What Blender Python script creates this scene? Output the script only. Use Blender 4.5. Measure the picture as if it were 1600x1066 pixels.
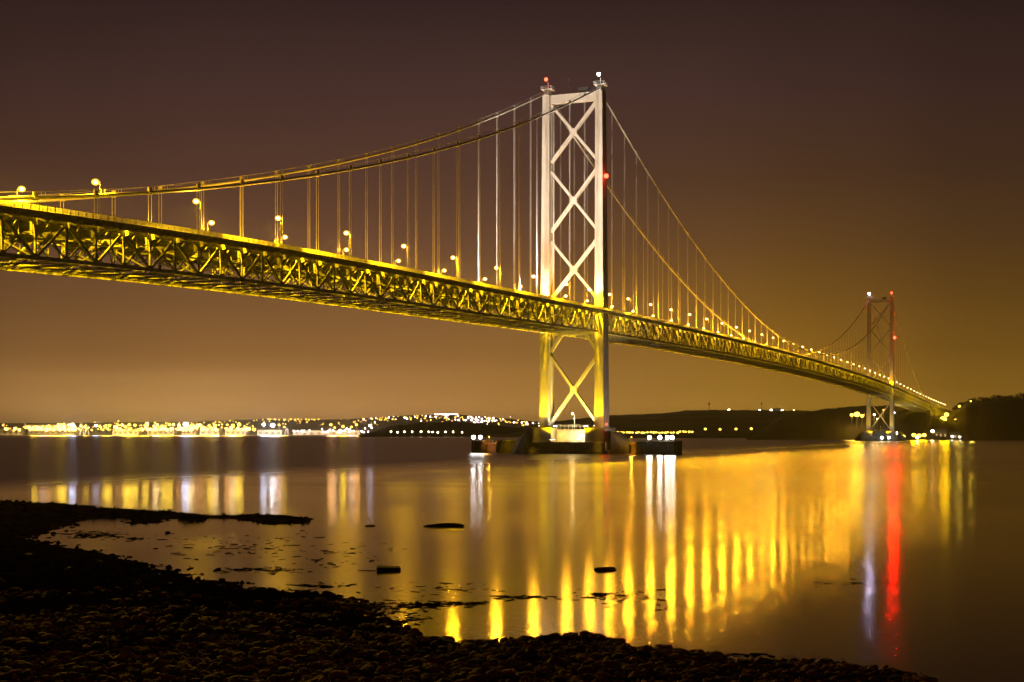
import bpy, math, random
import numpy as np
from mathutils import Vector, Matrix, noise
random.seed(7); np.random.seed(7)
for o in list(bpy.data.objects): bpy.data.objects.remove(o)
S = bpy.context.scene
COL = S.collection

# ---------------------------------------------------------------- camera
CAM = Vector((-567.8, -200.5, 8.816)); YAW = 0.3821; F = 2204.4; YH = 676.4
FW = Vector((math.cos(YAW), math.sin(YAW), 0)); RT = Vector((math.sin(YAW), -math.cos(YAW), 0))
cd = bpy.data.cameras.new("camera"); cam = bpy.data.objects.new("camera", cd); COL.objects.link(cam)
cam.location = CAM
cam.rotation_euler = (math.pi/2, 0, YAW - math.pi/2)
cd.sensor_fit = 'HORIZONTAL'; cd.sensor_width = 36; cd.lens = F/1600*36
cd.shift_y = (YH-533)/1600
cd.clip_start = 1; cd.clip_end = 40000
S.camera = cam

# ---------------------------------------------------------------- exposure
S.view_settings.view_transform = 'Standard'; S.view_settings.look = 'None'
S.view_settings.exposure = 0; S.view_settings.gamma = 1
S.render.engine = 'CYCLES'
S.cycles.use_denoising = True
S.cycles.use_light_tree = True
S.cycles.max_bounces = 6; S.cycles.glossy_bounces = 3; S.cycles.diffuse_bounces = 2
S.cycles.transparent_max_bounces = 6
S.cycles.sample_clamp_indirect = 4.0
S.cycles.caustics_reflective = False; S.cycles.caustics_refractive = False

def ordn(n): return {1:'first',2:'second',3:'third',4:'fourth',5:'fifth',6:'sixth',7:'seventh',8:'eighth',9:'ninth',10:'tenth'}.get(n, f'{n}th')
def lin(r, g, b):
    f = lambda c: (c/255/12.92) if c/255 <= .04045 else ((c/255+.055)/1.055)**2.4
    return (f(r), f(g), f(b), 1)

# ---------------------------------------------------------------- night sky (light pollution glow)
W = bpy.data.worlds.new("World"); S.world = W; W.use_nodes = True
nt = W.node_tree; N = nt.nodes; L = nt.links; N.clear()
def nd(tree, t, **k):
    n = tree.nodes.new(t)
    for a, b in k.items(): setattr(n, a, b)
    return n
def mth(tree, op, a, b=None, c=None, clamp=False):
    n = tree.nodes.new('ShaderNodeMath'); n.operation = op; n.use_clamp = clamp
    for i, v in enumerate((a, b, c)):
        if v is None: continue
        if isinstance(v, (int, float)): n.inputs[i].default_value = v
        else: tree.links.new(v, n.inputs[i])
    return n.outputs[0]
def ramp(tree, fac, stops, interp='LINEAR'):
    n = tree.nodes.new('ShaderNodeValToRGB'); n.color_ramp.interpolation = interp
    el = n.color_ramp.elements
    while len(el) < len(stops): el.new(0.5)
    for e, (p, c) in zip(el, stops):
        e.position = p; e.color = c if len(c) == 4 else (*c, 1)
    tree.links.new(fac, n.inputs[0]); return n.outputs[0]
def mixc(tree, fac, a, b, mode='MIX'):
    n = tree.nodes.new('ShaderNodeMix'); n.data_type = 'RGBA'; n.blend_type = mode
    for s, v in ((n.inputs[0], fac), (n.inputs[6], a), (n.inputs[7], b)):
        if isinstance(v, (int, float)): s.default_value = v
        elif isinstance(v, tuple): s.default_value = v
        else: tree.links.new(v, s)
    return n.outputs[2]
tc = nd(nt, 'ShaderNodeTexCoord'); sp = nd(nt, 'ShaderNodeSeparateXYZ'); L.new(tc.outputs['Generated'], sp.inputs[0])
dx, dy, dz = sp.outputs
hyp = mth(nt, 'SQRT', mth(nt, 'ADD', mth(nt, 'MULTIPLY', dx, dx), mth(nt, 'MULTIPLY', dy, dy)))
elev = mth(nt, 'DIVIDE', dz, mth(nt, 'MAXIMUM', hyp, .001))
elev = mth(nt, 'MAXIMUM', elev, 0.0)
az = mth(nt, 'ARCTAN2', dy, dx)                      # world azimuth
sky_stops = [(0, lin(240,176,104)), (.012/.8, lin(216,156,86)), (.03/.8, lin(180,127,68)), (.055/.8, lin(148,103,56)), (.09/.8, lin(125,86,51)),
             (.13/.8, lin(102,69,49)), (.18/.8, lin(82,55,44)), (.24/.8, lin(67,45,42)), (.31/.8, lin(45,31,31)), (.5/.8, lin(34,25,24)), (1, lin(30,23,22))]
col = ramp(nt, mth(nt, 'DIVIDE', elev, .8, clamp=True), sky_stops)
# brightness by azimuth: glow centred over the firth, falling off to the sides
rel = mth(nt, 'SUBTRACT', az, YAW + 0.04)
arel = mth(nt, 'ABSOLUTE', rel)
fall = ramp(nt, mth(nt, 'DIVIDE', arel, .9, clamp=True), [(0, (1.05,)*3), (.18, (1,)*3), (.30, (.86,)*3), (.40, (.68,)*3), (.6, (.5,)*3), (1, (.4,)*3)], 'EASE')
col = mixc(nt, 1.0, col, fall, 'MULTIPLY')
# yellower air towards the lamp-lit far shore on the right
yr = ramp(nt, mth(nt, 'MULTIPLY_ADD', rel, -1.5, .5, clamp=True), [(.45, (1,1,1)), (.68, (.92,.95,.62)), (.86, (.88,.92,.28)), (1, (.8,.85,.3))])
lowm = ramp(nt, mth(nt, 'DIVIDE', elev, .24, clamp=True), [(0, (1,)*3), (.45, (.8,)*3), (1, (.1,)*3)])
col = mixc(nt, lowm, col, mixc(nt, 1.0, col, yr, 'MULTIPLY'))
# faint unevenness of thin cloud
nz = nd(nt, 'ShaderNodeTexNoise'); nz.inputs['Scale'].default_value = 2.2; nz.inputs['Detail'].default_value = 3
mp = nd(nt, 'ShaderNodeMapping'); mp.inputs['Scale'].default_value = (1, 1, 4); L.new(tc.outputs['Generated'], mp.inputs[0]); L.new(mp.outputs[0], nz.inputs['Vector'])
cl = ramp(nt, nz.outputs['Fac'], [(.3, (.93,.93,.95)), (.7, (1.07,1.05,1.03))])
col = mixc(nt, 1.0, col, cl, 'MULTIPLY')
bg = nd(nt, 'ShaderNodeBackground'); L.new(col, bg.inputs[0]); bg.inputs[1].default_value = 1.0
wo = nd(nt, 'ShaderNodeOutputWorld'); L.new(bg.outputs[0], wo.inputs[0])

# ---------------------------------------------------------------- materials
MATS = {}
def mat(name, c, rough=.6, var=.15, scale=.5, metal=0, bump=0, c2=None, spec=.4):
    if name in MATS: return MATS[name]
    m = bpy.data.materials.new(name); m.use_nodes = True; t = m.node_tree
    b = t.nodes['Principled BSDF']; b.inputs['Roughness'].default_value = rough; b.inputs['Metallic'].default_value = metal
    b.inputs['Specular IOR Level'].default_value = spec
    tx = nd(t, 'ShaderNodeTexCoord'); n = nd(t, 'ShaderNodeTexNoise')
    n.inputs['Scale'].default_value = scale; n.inputs['Detail'].default_value = 6
    t.links.new(tx.outputs['Object'], n.inputs['Vector'])
    ca = tuple(x*(1-var) for x in c); cb = tuple(min(1, x*(1+var)) for x in (c2 or c))
    cr = ramp(t, n.outputs['Fac'], [(.35, (*ca, 1)), (.65, (*cb, 1))])
    t.links.new(cr, b.inputs['Base Color'])
    if bump:
        bp = nd(t, 'ShaderNodeBump'); bp.inputs['Strength'].default_value = bump; bp.inputs['Distance'].default_value = .1
        n2 = nd(t, 'ShaderNodeTexNoise'); n2.inputs['Scale'].default_value = scale*6; n2.inputs['Detail'].default_value = 8
        t.links.new(tx.outputs['Object'], n2.inputs['Vector'])
        t.links.new(n2.outputs['Fac'], bp.inputs['Height']); t.links.new(bp.outputs[0], b.inputs['Normal'])
    MATS[name] = m; return m
def glow(name, c, s):
    if name in MATS: return MATS[name]
    m = bpy.data.materials.new(name); m.use_nodes = True; t = m.node_tree; t.nodes.clear()
    e = nd(t, 'ShaderNodeEmission'); e.inputs[0].default_value = (*c, 1); e.inputs[1].default_value = s
    o = nd(t, 'ShaderNodeOutputMaterial'); t.links.new(e.outputs[0], o.inputs[0])
    try: m.cycles.emission_sampling = 'NONE'
    except Exception: pass
    MATS[name] = m; return m
SODIUM = (1, .60, .0); AMBER = (1, .44, .02); WARM = (1, .72, .32); WHITE = (.95, .95, 1); RED = (1, .0, .0)
M_STEEL = mat('grey painted steel', (.40,.40,.38), .85, .38, .8, spec=.08)
M_TOWER = mat('pale tower paint', (.60,.57,.53), .55, .07, .12)
def tower_paint():
    m = M_TOWER; t = m.node_tree; b = t.nodes['Principled BSDF']; tx = nd(t, 'ShaderNodeTexCoord'); mp_ = nd(t, 'ShaderNodeMapping'); mp_.inputs['Scale'].default_value = (1.6,1.6,.06)
    n = nd(t, 'ShaderNodeTexNoise'); n.inputs['Scale'].default_value = 1; n.inputs['Detail'].default_value = 5
    t.links.new(tx.outputs['Object'], mp_.inputs[0]); t.links.new(mp_.outputs[0], n.inputs['Vector'])
    old = b.inputs['Base Color'].links[0].from_socket
    t.links.new(mixc(t, 1.0, old, ramp(t, n.outputs['Fac'], [(.3, (.72,.68,.62)), (.5, (1,1,1)), (.7, (.93,.9,.86))]), 'MULTIPLY'), b.inputs['Base Color'])
tower_paint()
M_CABLE = mat('cable wrapping', (.72,.72,.70), .5, .1, .3)
M_ROPE = mat('hanger rope', (.7,.68,.66), .5, .05, .3)
M_ASPH = mat('asphalt', (.05,.05,.05), .85, .2, 1)
M_CONC = mat('weathered concrete', (.30,.28,.24), .85, .3, .25, bump=.3)
M_DCONC = mat('tide stained concrete', (.08,.075,.055), .8, .4, .4, bump=.4)
M_DARK = mat('dark metal', (.06,.06,.06), .5, .2, 1)
M_PILE = mat('rusty sheet piling', (.09,.075,.05), .75, .4, .8, bump=.3)
M_RAIL = mat('galvanised rail', (.8,.8,.76), .5, .1, 1)

def stain(m, dark=(.45,.4,.3), z0=0.5, z1=3.2):
    t = m.node_tree; b = t.nodes['Principled BSDF']; g = nd(t, 'ShaderNodeNewGeometry'); sp_ = nd(t, 'ShaderNodeSeparateXYZ'); t.links.new(g.outputs['Position'], sp_.inputs[0])
    n = nd(t, 'ShaderNodeTexNoise'); n.inputs['Scale'].default_value = .9; n.inputs['Detail'].default_value = 4; mp_ = nd(t, 'ShaderNodeMapping'); mp_.inputs['Scale'].default_value = (1,1,.15)
    t.links.new(g.outputs['Position'], mp_.inputs[0]); t.links.new(mp_.outputs[0], n.inputs['Vector'])
    h = mth(t, 'MULTIPLY_ADD', n.outputs['Fac'], -4.0, sp_.outputs[2]); f = mth(t, 'DIVIDE', mth(t, 'SUBTRACT', h, z0-2), z1-z0, clamp=True)
    old = b.inputs['Base Color'].links[0].from_socket
    t.links.new(mixc(t, 1.0, old, ramp(t, f, [(0, dark), (1, (1,1,1))]), 'MULTIPLY'), b.inputs['Base Color'])
stain(M_CONC); stain(M_PILE); stain(M_DCONC)

# ---------------------------------------------------------------- mesh builder
class MB:
    def __init__(s): s.v = []; s.f = []
    def box(s, x0, x1, y0, y1, z0, z1):
        n = len(s.v)
        s.v += [(x0,y0,z0),(x1,y0,z0),(x1,y1,z0),(x0,y1,z0),(x0,y0,z1),(x1,y0,z1),(x1,y1,z1),(x0,y1,z1)]
        s.f += [(n,n+3,n+2,n+1),(n+4,n+5,n+6,n+7),(n,n+1,n+5,n+4),(n+1,n+2,n+6,n+5),(n+2,n+3,n+7,n+6),(n+3,n,n+4,n+7)]
        return s
    def hexa(s, pts):
        n = len(s.v); s.v += [tuple(p) for p in pts]
        s.f += [(n,n+3,n+2,n+1),(n+4,n+5,n+6,n+7),(n,n+1,n+5,n+4),(n+1,n+2,n+6,n+5),(n+2,n+3,n+7,n+6),(n+3,n,n+4,n+7)]
        return s
    def beam(s, a, b, w, h, up=(0,0,1)):
        a = Vector(a); b = Vector(b); d = (b-a)
        if d.length < 1e-6: return s
        d.normalize(); u = Vector(up); sd = d.cross(u)
        if sd.length < 1e-3: u = Vector((1,0,0)); sd = d.cross(u)
        sd.normalize(); u = sd.cross(d).normalized(); sd *= w/2; u *= h/2
        return s.hexa([a-sd-u, b-sd-u, b+sd-u, a+sd-u, a-sd+u, b-sd+u, b+sd+u, a+sd+u])
    def tube(s, pts, r, k=8, cap=True):
        pts = [Vector(p) for p in pts]; n0 = len(s.v); m = len(pts)
        rs = r if isinstance(r, (list, tuple)) else [r]*m
        for i, p in enumerate(pts):
            d = (pts[min(i+1, m-1)] - pts[max(i-1, 0)]).normalized()
            u = Vector((0,0,1)) if abs(d.z) < .9 else Vector((1,0,0))
            a = d.cross(u).normalized(); b = d.cross(a).normalized()
            for j in range(k):
                t = 2*math.pi*j/k; s.v.append(tuple(p + a*math.cos(t)*rs[i] + b*math.sin(t)*rs[i]))
        for i in range(m-1):
            for j in range(k):
                s.f.append((n0+i*k+j, n0+i*k+(j+1)%k, n0+(i+1)*k+(j+1)%k, n0+(i+1)*k+j))
        if cap:
            s.f.append(tuple(n0+j for j in range(k))[::-1]); s.f.append(tuple(n0+(m-1)*k+j for j in range(k)))
        return s
    def ball(s, c, r, k=8, rings=5, sq=1.0):
        c = Vector(c); n0 = len(s.v); s.v.append(tuple(c+Vector((0,0,r*sq))))
        for i in range(1, rings):
            p = math.pi*i/rings
            for j in range(k):
                t = 2*math.pi*j/k; s.v.append((c.x+r*math.sin(p)*math.cos(t), c.y+r*math.sin(p)*math.sin(t), c.z+r*sq*math.cos(p)))
        e = len(s.v); s.v.append(tuple(c-Vector((0,0,r*sq))))
        for j in range(k): s.f.append((n0, n0+1+j, n0+1+(j+1)%k)); s.f.append((e, e-k+(j+1)%k, e-k+j))
        for i in range(rings-2):
            for j in range(k):
                a = n0+1+i*k; s.f.append((a+j, a+k+j, a+k+(j+1)%k, a+(j+1)%k))
        return s
    def prism(s, poly, z0, z1):
        n = len(s.v); k = len(poly)
        s.v += [(x,y,z0) for x,y in poly] + [(x,y,z1) for x,y in poly]
        s.f.append(tuple(range(n+k-1, n-1, -1))); s.f.append(tuple(range(n+k, n+2*k)))
        for i in range(k): s.f.append((n+i, n+(i+1)%k, n+k+(i+1)%k, n+k+i))
        return s
    def build(s, name, m=None, parent=None, smooth=False, loc=None, bevel=0):
        me = bpy.data.meshes.new(name); me.from_pydata([tuple(p) for p in s.v], [], s.f); me.update()
        if smooth:
            for p in me.polygons: p.use_smooth = True
        if m: me.materials.append(m)
        o = bpy.data.objects.new(name, me); COL.objects.link(o)
        if parent: o.parent = parent
        if loc: o.location = loc
        if bevel:
            b = o.modifiers.new('bevel', 'BEVEL'); b.width = bevel; b.segments = 2; b.limit_method = 'ANGLE'
        return o
def tag(o, label=None, cat=None, group=None, kind=None):
    if label: o['label'] = label
    if cat: o['category'] = cat
    if group: o['group'] = group
    if kind: o['kind'] = kind
    return o
def empty(name, loc=(0,0,0), rz=0, parent=None):
    o = bpy.data.objects.new(name, None); COL.objects.link(o); o.location = loc; o.rotation_euler[2] = rz
    o.empty_display_size = .5
    if parent: o.parent = parent
    return o
def copy_obj(o, parent=None):
    c = o.copy(); COL.objects.link(c)
    if parent: c.parent = parent
    return c
def kids(o): return [c for c in bpy.data.objects if c.parent == o]
LD = {}
def lamp(name, c, power, loc, parent=None, r=.3, key=None):
    k = key or (name, c, power, r)
    if k not in LD:
        l = bpy.data.lights.new(name, 'POINT'); l.energy = power; l.color = c; l.shadow_soft_size = r; LD[k] = l
    o = bpy.data.objects.new(name, LD[k]); COL.objects.link(o); o.location = loc
    if parent: o.parent = parent
    return o
def spot(name, c, power, loc, target, angle, blend=.5, r=.3, parent=None):
    l = bpy.data.lights.new(name, 'SPOT'); l.energy = power; l.color = c; l.spot_size = math.radians(angle); l.spot_blend = blend; l.shadow_soft_size = r
    o = bpy.data.objects.new(name, l); COL.objects.link(o); o.location = loc
    d = Vector(target)-Vector(loc); o.rotation_euler = d.to_track_quat('-Z', 'Y').to_euler()
    if parent:
        o.parent = parent; o.matrix_parent_inverse = parent.matrix_world.inverted() if False else Matrix.Translation(-Vector(parent.location))
    return o
def P(px, D, z=0):
    """ground point at bearing column px (of the 1600 px survey photo) and distance D along the view axis"""
    p = CAM + FW*D + RT*((px-800)/F*D); return Vector((p.x, p.y, z))
def Z(py, D): return CAM.z + (YH-py)/F*D       # height seen at row py at distance D

# ================================================================ SETTING: WATER
def build_water():
    mb = MB(); R = 16000; c = CAM
    # one sheet, finer towards the camera
    mb.v = [(-9000,-12000,0),(16000,-12000,0),(16000,16000,0),(-9000,16000,0)]; mb.f = [(0,1,2,3)]
    m = bpy.data.materials.new('firth water'); m.use_nodes = True; t = m.node_tree
    t.nodes.remove(t.nodes['Principled BSDF']); out = t.nodes['Material Output']
    b = nd(t, 'ShaderNodeBsdfAnisotropic'); b.distribution = 'BECKMANN'; b.inputs['Color'].default_value = (.80,.76,.70,1)
    df = nd(t, 'ShaderNodeBsdfDiffuse'); df.inputs['Color'].default_value = (.010,.007,.004,1)
    fr = nd(t, 'ShaderNodeFresnel'); fr.inputs['IOR'].default_value = 1.33
    mx = nd(t, 'ShaderNodeMixShader'); t.links.new(fr.outputs[0], mx.inputs[0]); t.links.new(df.outputs[0], mx.inputs[1])
    b2 = nd(t, 'ShaderNodeBsdfAnisotropic'); b2.distribution = 'BECKMANN'; b2.inputs['Color'].default_value = (.80,.76,.70,1)
    lob = nd(t, 'ShaderNodeMixShader'); lob.inputs[0].default_value = .16; t.links.new(b.outputs[0], lob.inputs[1]); t.links.new(b2.outputs[0], lob.inputs[2]); t.links.new(lob.outputs[0], mx.inputs[2]); t.links.new(mx.outputs[0], out.inputs[0])
    g = nd(t, 'ShaderNodeNewGeometry'); s = nd(t, 'ShaderNodeSeparateXYZ'); t.links.new(g.outputs['Position'], s.inputs[0])
    # calm lee water this side of the bridge, ruffled tide beyond it
    n1 = nd(t, 'ShaderNodeTexNoise'); n1.inputs['Scale'].default_value = 1; n1.inputs['Detail'].default_value = 3
    mpp = nd(t, 'ShaderNodeMapping'); mpp.inputs['Scale'].default_value = (.006,.02,.02)
    t.links.new(g.outputs['Position'], mpp.inputs[0]); t.links.new(mpp.outputs[0], n1.inputs['Vector'])
    yy = mth(t, 'MULTIPLY_ADD', n1.outputs['Fac'], 22, s.outputs[1])      # y + noise
    edge = mth(t, 'MULTIPLY_ADD', yy, 1/60, 1.0, clamp=True)
    edge = mth(t, 'MULTIPLY', edge, edge)          # 0 calm (y<-..) -> 1 ruffled
    # distance from camera
    vd = nd(t, 'ShaderNodeVectorMath', operation='DISTANCE'); t.links.new(g.outputs['Position'], vd.inputs[0]); vd.inputs[1].default_value = tuple(CAM)
    dist = vd.outputs['Value']
    near = mth(t, 'DIVIDE', dist, 400, clamp=True)
    rc = ramp(t, near, [(.1, (.10,)*3), (.3, (.125,)*3), (.5, (.15,)*3), (.8, (.19,)*3), (1, (.23,)*3)])
    n2 = nd(t, 'ShaderNodeTexNoise'); n2.inputs['Scale'].default_value = 1; n2.inputs['Detail'].default_value = 2
    mp2 = nd(t, 'ShaderNodeMapping'); mp2.inputs['Scale'].default_value = (.012,.012,.02); mp2.inputs['Rotation'].default_value = (0,0,-YAW)
    mp2.inputs['Scale'].default_value = (.03,.004,.02)
    t.links.new(g.outputs['Position'], mp2.inputs[0]); t.links.new(mp2.outputs[0], n2.inputs['Vector'])
    rc = mth(t, 'MULTIPLY', rc, mth(t, 'MULTIPLY_ADD', n2.outputs['Fac'], .6, .7))
    ro = nd(t, 'ShaderNodeMix'); ro.data_type = 'FLOAT'; t.links.new(edge, ro.inputs[0]); t.links.new(rc, ro.inputs[2]); ro.inputs[3].default_value = .40
    t.links.new(ro.outputs[0], b.inputs['Roughness']); t.links.new(mth(t, 'MULTIPLY_ADD', ro.outputs[0], 1.0, .10), b2.inputs['Roughness'])
    # ripples close to the shore
    w1 = nd(t, 'ShaderNodeTexNoise'); w1.inputs['Scale'].default_value = 1.3; w1.inputs['Detail'].default_value = 4; w1.inputs['Roughness'].default_value = .6
    t.links.new(g.outputs['Position'], w1.inputs['Vector'])
    fade = ramp(t, mth(t, 'DIVIDE', dist, 160, clamp=True), [(.25, (1,)*3), (.45, (.6,)*3), (.7, (.12,)*3), (.98, (.0,)*3)], 'B_SPLINE')
    bp = nd(t, 'ShaderNodeBump'); bp.inputs['Distance'].default_value = .013
    t.links.new(mth(t, 'MULTIPLY', fade, .8), bp.inputs['Strength']); t.links.new(w1.outputs['Fac'], bp.inputs['Height'])
    t.links.new(bp.outputs[0], b.inputs['Normal']); t.links.new(bp.outputs[0], b2.inputs['Normal'])
    o = mb.build('water', m); tag(o, kind='structure')
build_water()

# ================================================================ SETTING: BEACH
def G(px, py):  # water level point seen at pixel -> (u, D)
    D = CAM.z*F/(py-YH); return ((px-800)/F*D, D)
shore_px = [(-500,784),(0,786.5),(70,788),(130,791),(200,796),(280,801),(340,806),(400,806),(450,807),(492,812),(470,818),(430,819),(390,815),(345,810),(320,811),
            (300,818),(284,812),(262,812),(240,818),(200,818),(190,811),(150,811),(120,814),(105,822),(70,833),(60,842),(95,848),(120,858),(165,868),(200,877),(240,886),(290,901),
            (330,910),(400,912),(450,921),(500,931),(555,947),(545,962),(600,978),(640,990),(700,1003),(760,1007),(830,1001),(900,1000),
            (950,1016),(1000,1021),(1060,1022),(1120,1036),(1200,1041),(1290,1046),(1380,1056),(1500,1072),(1700,1100),(1700,1500),(-700,1500)]
SH = np.array([G(*q) for q in shore_px])
def sdist(U, Dd):
    """signed distance (+ on land) from the shoreline polygon, vectorised"""
    P_ = np.stack([U, Dd], -1); best = np.full(U.shape, 1e9); ins = np.zeros(U.shape, bool)
    n = len(SH)
    for i in range(n):
        a = SH[i]; b = SH[(i+1) % n]; ab = b-a; ap = P_-a
        t = np.clip((ap@ab)/(ab@ab), 0, 1); d = np.hypot(ap[...,0]-t*ab[0], ap[...,1]-t*ab[1])
        best = np.minimum(best, d)
        c = ((a[1] > Dd) != (b[1] > Dd)) & (U < (b[0]-a[0])*(Dd-a[1])/((b[1]-a[1]) or 1e-9)+a[0])
        ins ^= c
    return np.where(ins, best, -best)
def vn(x, y, s, o=0):
    return np.array([noise.noise(Vector((a*s, b*s, o))) for a, b in zip(np.ravel(x), np.ravel(y))]).reshape(np.shape(x))
def land_h(U, Dd, detail=True):
    d = sdist(U, Dd)
    n = vn(U, Dd, .12, 3)*.25 + vn(U, Dd, .45, 7)*.16
    if detail: n = n + vn(U, Dd, 1.6, 11)*.09 + vn(U, Dd, 5, 2)*.03
    base = np.where(d > 0, .09*np.minimum(d, 8)+.02*np.maximum(d-8, 0)*(d > 8), .12*np.maximum(d, -12))
    base = np.minimum(base, 1.15)
    amp = np.clip(.7+np.abs(d)*.2, 0, 1)
    return base + n*amp
nD, nU = 300, 460
tD = np.linspace(0, 1, nD); Dg = 1/(1/30*(1-tD)+1/200*tD)
aU = np.linspace(-.46, .30, nU)
DD, AA = np.meshgrid(Dg, aU, indexing='ij'); UU = AA*DD
HH = land_h(UU, DD)
vx = CAM.x + FW.x*DD + RT.x*UU; vy = CAM.y + FW.y*DD + RT.y*UU
me = bpy.data.meshes.new('beach')
idx = np.arange(nD*nU).reshape(nD, nU)
fc = np.stack([idx[:-1,:-1], idx[:-1,1:], idx[1:,1:], idx[1:,:-1]], -1).reshape(-1, 4)
def fastmesh(me, co, faces):
    n = len(faces); k = faces.shape[1]
    me.vertices.add(len(co)); me.vertices.foreach_set('co', np.ascontiguousarray(co, dtype=np.float32).ravel())
    me.loops.add(n*k); me.loops.foreach_set('vertex_index', np.ascontiguousarray(faces, dtype=np.int32).ravel())
    me.polygons.add(n); me.polygons.foreach_set('loop_start', np.arange(0, n*k, k, dtype=np.int32))
    me.polygons.foreach_set('loop_total', np.full(n, k, dtype=np.int32))
    me.polygons.foreach_set('use_smooth', np.ones(n, dtype=bool)); me.update(calc_edges=True); me.validate()
fastmesh(me, np.stack([vx, vy, HH], -1).reshape(-1, 3), fc)
me.materials.append(mat('wet shingle', (.007,.004,.003), .85, .6, .8, bump=.9, c2=(.014,.008,.006), spec=0))
beach = bpy.data.objects.new('beach', me); COL.objects.link(beach); tag(beach, kind='structure')

# ---- stones
def rock_mat():
    m = bpy.data.materials.new('beach stone'); m.use_nodes = True; t = m.node_tree; b = t.nodes['Principled BSDF']
    b.inputs['Roughness'].default_value = .7; b.inputs['Specular IOR Level'].default_value = .08
    g = nd(t, 'ShaderNodeNewGeometry'); oi = nd(t, 'ShaderNodeObjectInfo')
    rnd = mth(t, 'FRACT', mth(t, 'ADD', g.outputs['Random Per Island'], oi.outputs['Random']))
    c = ramp(t, rnd, [(0, (.03,.013,.011)), (.2, (.24,.066,.045)), (.4, (.09,.045,.030)), (.6, (.36,.088,.055)), (.75, (.05,.038,.018)), (1, (.55,.22,.14))])
    n = nd(t, 'ShaderNodeTexNoise'); n.inputs['Scale'].default_value = 9; n.inputs['Detail'].default_value = 5
    t.links.new(g.outputs['Position'], n.inputs['Vector'])
    c = mixc(t, 1.0, c, ramp(t, n.outputs['Fac'], [(.35, (.45,.45,.4)), (.6, (1.25,1.2,1.1))]), 'MULTIPLY')
    t.links.new(c, b.inputs['Base Color'])
    bp = nd(t, 'ShaderNodeBump'); bp.inputs['Strength'].default_value = .6; bp.inputs['Distance'].default_value = .03
    t.links.new(n.outputs['Fac'], bp.inputs['Height']); t.links.new(bp.outputs[0], b.inputs['Normal'])
    return m
M_ROCK = rock_mat()
def ico(sub):
    import bmesh
    b = bmesh.new(); bmesh.ops.create_icosphere(b, subdivisions=sub, radius=1)
    v = np.array([x.co[:] for x in b.verts]); f = np.array([[q.index for q in x.verts] for x in b.faces]); b.free(); return v, f
IV, IF = ico(2)
def rockshape(seed, v):
    rs = np.random.RandomState(seed); w = v.copy()
    for _ in range(9):   # plane cuts make worn facets
        nrm = rs.normal(size=3); nrm /= np.linalg.norm(nrm); lim = rs.uniform(.38, .85)
        d = w@nrm; w = w - np.outer(np.maximum(d-lim, 0), nrm)*.9
    w *= np.array([rs.uniform(.9, 1.5), rs.uniform(.65, 1.0), rs.uniform(.35, .8)])
    return w
shapes = [rockshape(i, IV) for i in range(14)]
def scatter(n, D0, D1, a0, a1, smin, smax, dmin=-1.6, seed=1, power=1.0):
    rs = np.random.RandomState(seed)
    D = 1/(rs.uniform(1/D1, 1/D0, n)) if power == 0 else D0+(D1-D0)*rs.uniform(0, 1, n)**power
    A = rs.uniform(a0, a1, n); U = A*D
    d = sdist(U, D); keep = d > dmin; U, D, d = U[keep], D[keep], d[keep]
    h = land_h(U, D); keep = h > -.12; U, D, h = U[keep], D[keep], h[keep]
    s = smin+(smax-smin)*rs.uniform(0, 1, len(U))**3.2
    return U, D, h, s, rs
def merged(name, lists, m, flat=1.0):
    vs, fs, off = [], [], 0
    for (U, D, h, s, rs) in lists:
        for i in range(len(U)):
            w = shapes[rs.randint(14)]; a = rs.uniform(0, 6.283); ca, sa = math.cos(a), math.sin(a)
            q = np.stack([w[:,0]*ca-w[:,1]*sa, w[:,0]*sa+w[:,1]*ca, w[:,2]*flat], -1)*s[i]
            q[:,0] += CAM.x+FW.x*D[i]+RT.x*U[i]; q[:,1] += CAM.y+FW.y*D[i]+RT.y*U[i]; q[:,2] += h[i]+s[i]*.15*flat
            vs.append(q); fs.append(IF+off); off += len(w)
    me = bpy.data.meshes.new(name); fastmesh(me, np.concatenate(vs), np.concatenate(fs)); me.materials.append(m)
    me.polygons.foreach_set('use_smooth', np.zeros(len(me.polygons), dtype=bool))
    o = bpy.data.objects.new(name, me); COL.objects.link(o); return o
pool = [scatter(20000, 42, 78, -.40, .30, .055, .36, seed=2, power=1.3), scatter(9500, 60, 178, -.42, .12, .1, .34, seed=3, power=1.2)]
bare, weedy = [], []
for (U, D, h, sz, rs) in pool:
    nn_ = vn(U, D, .18, 21)*1.4+vn(U, D, .9, 5)*.5+(D-70)/22-(U+8)*.03
    k = nn_ > rs.normal(0, .3, len(U))
    weedy.append((U[k], D[k], h[k], sz[k], rs)); bare.append((U[~k], D[~k], h[~k], sz[~k], rs))
st = merged('beach_stones', bare, M_ROCK)
tag(st, 'loose brown shingle and small stones covering the near beach', 'shingle', kind='stuff')
st = merged('weed_covered_stones', weedy, mat('weedy stone', (.010,.006,.004), .8, .6, .8, bump=.6, c2=(.022,.012,.008), spec=0))
tag(st, 'nearly black weed covered stones of the spit and upper beach', 'shingle', kind='stuff')

def rock_obj(name, sc, loc, seed, m=M_ROCK, rz=0, sub=3):
    v, f = ico(sub); w = rockshape(seed, v)
    for i in range(len(w)):
        w[i] *= 1+.22*noise.noise(Vector(w[i]*1.7)+Vector((seed, 0, 0)))+.1*noise.noise(Vector(w[i]*4.5)+Vector((0, seed, 0)))
    w = w*np.array(sc); me = bpy.data.meshes.new(name); fastmesh(me, w, f); me.materials.append(m)
    o = bpy.data.objects.new(name, me); COL.objects.link(o); o.location = loc; o.rotation_euler[2] = rz; return o
# individual boulders on the beach (280)
src = [rock_obj('boulder', (1,1,1), (0,0,-50), 50+i, sub=2) for i in range(6)]
U, D, h, s, rs = scatter(900, 44, 100, -.38, .20, .32, .55, seed=9, power=1.4)
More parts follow.
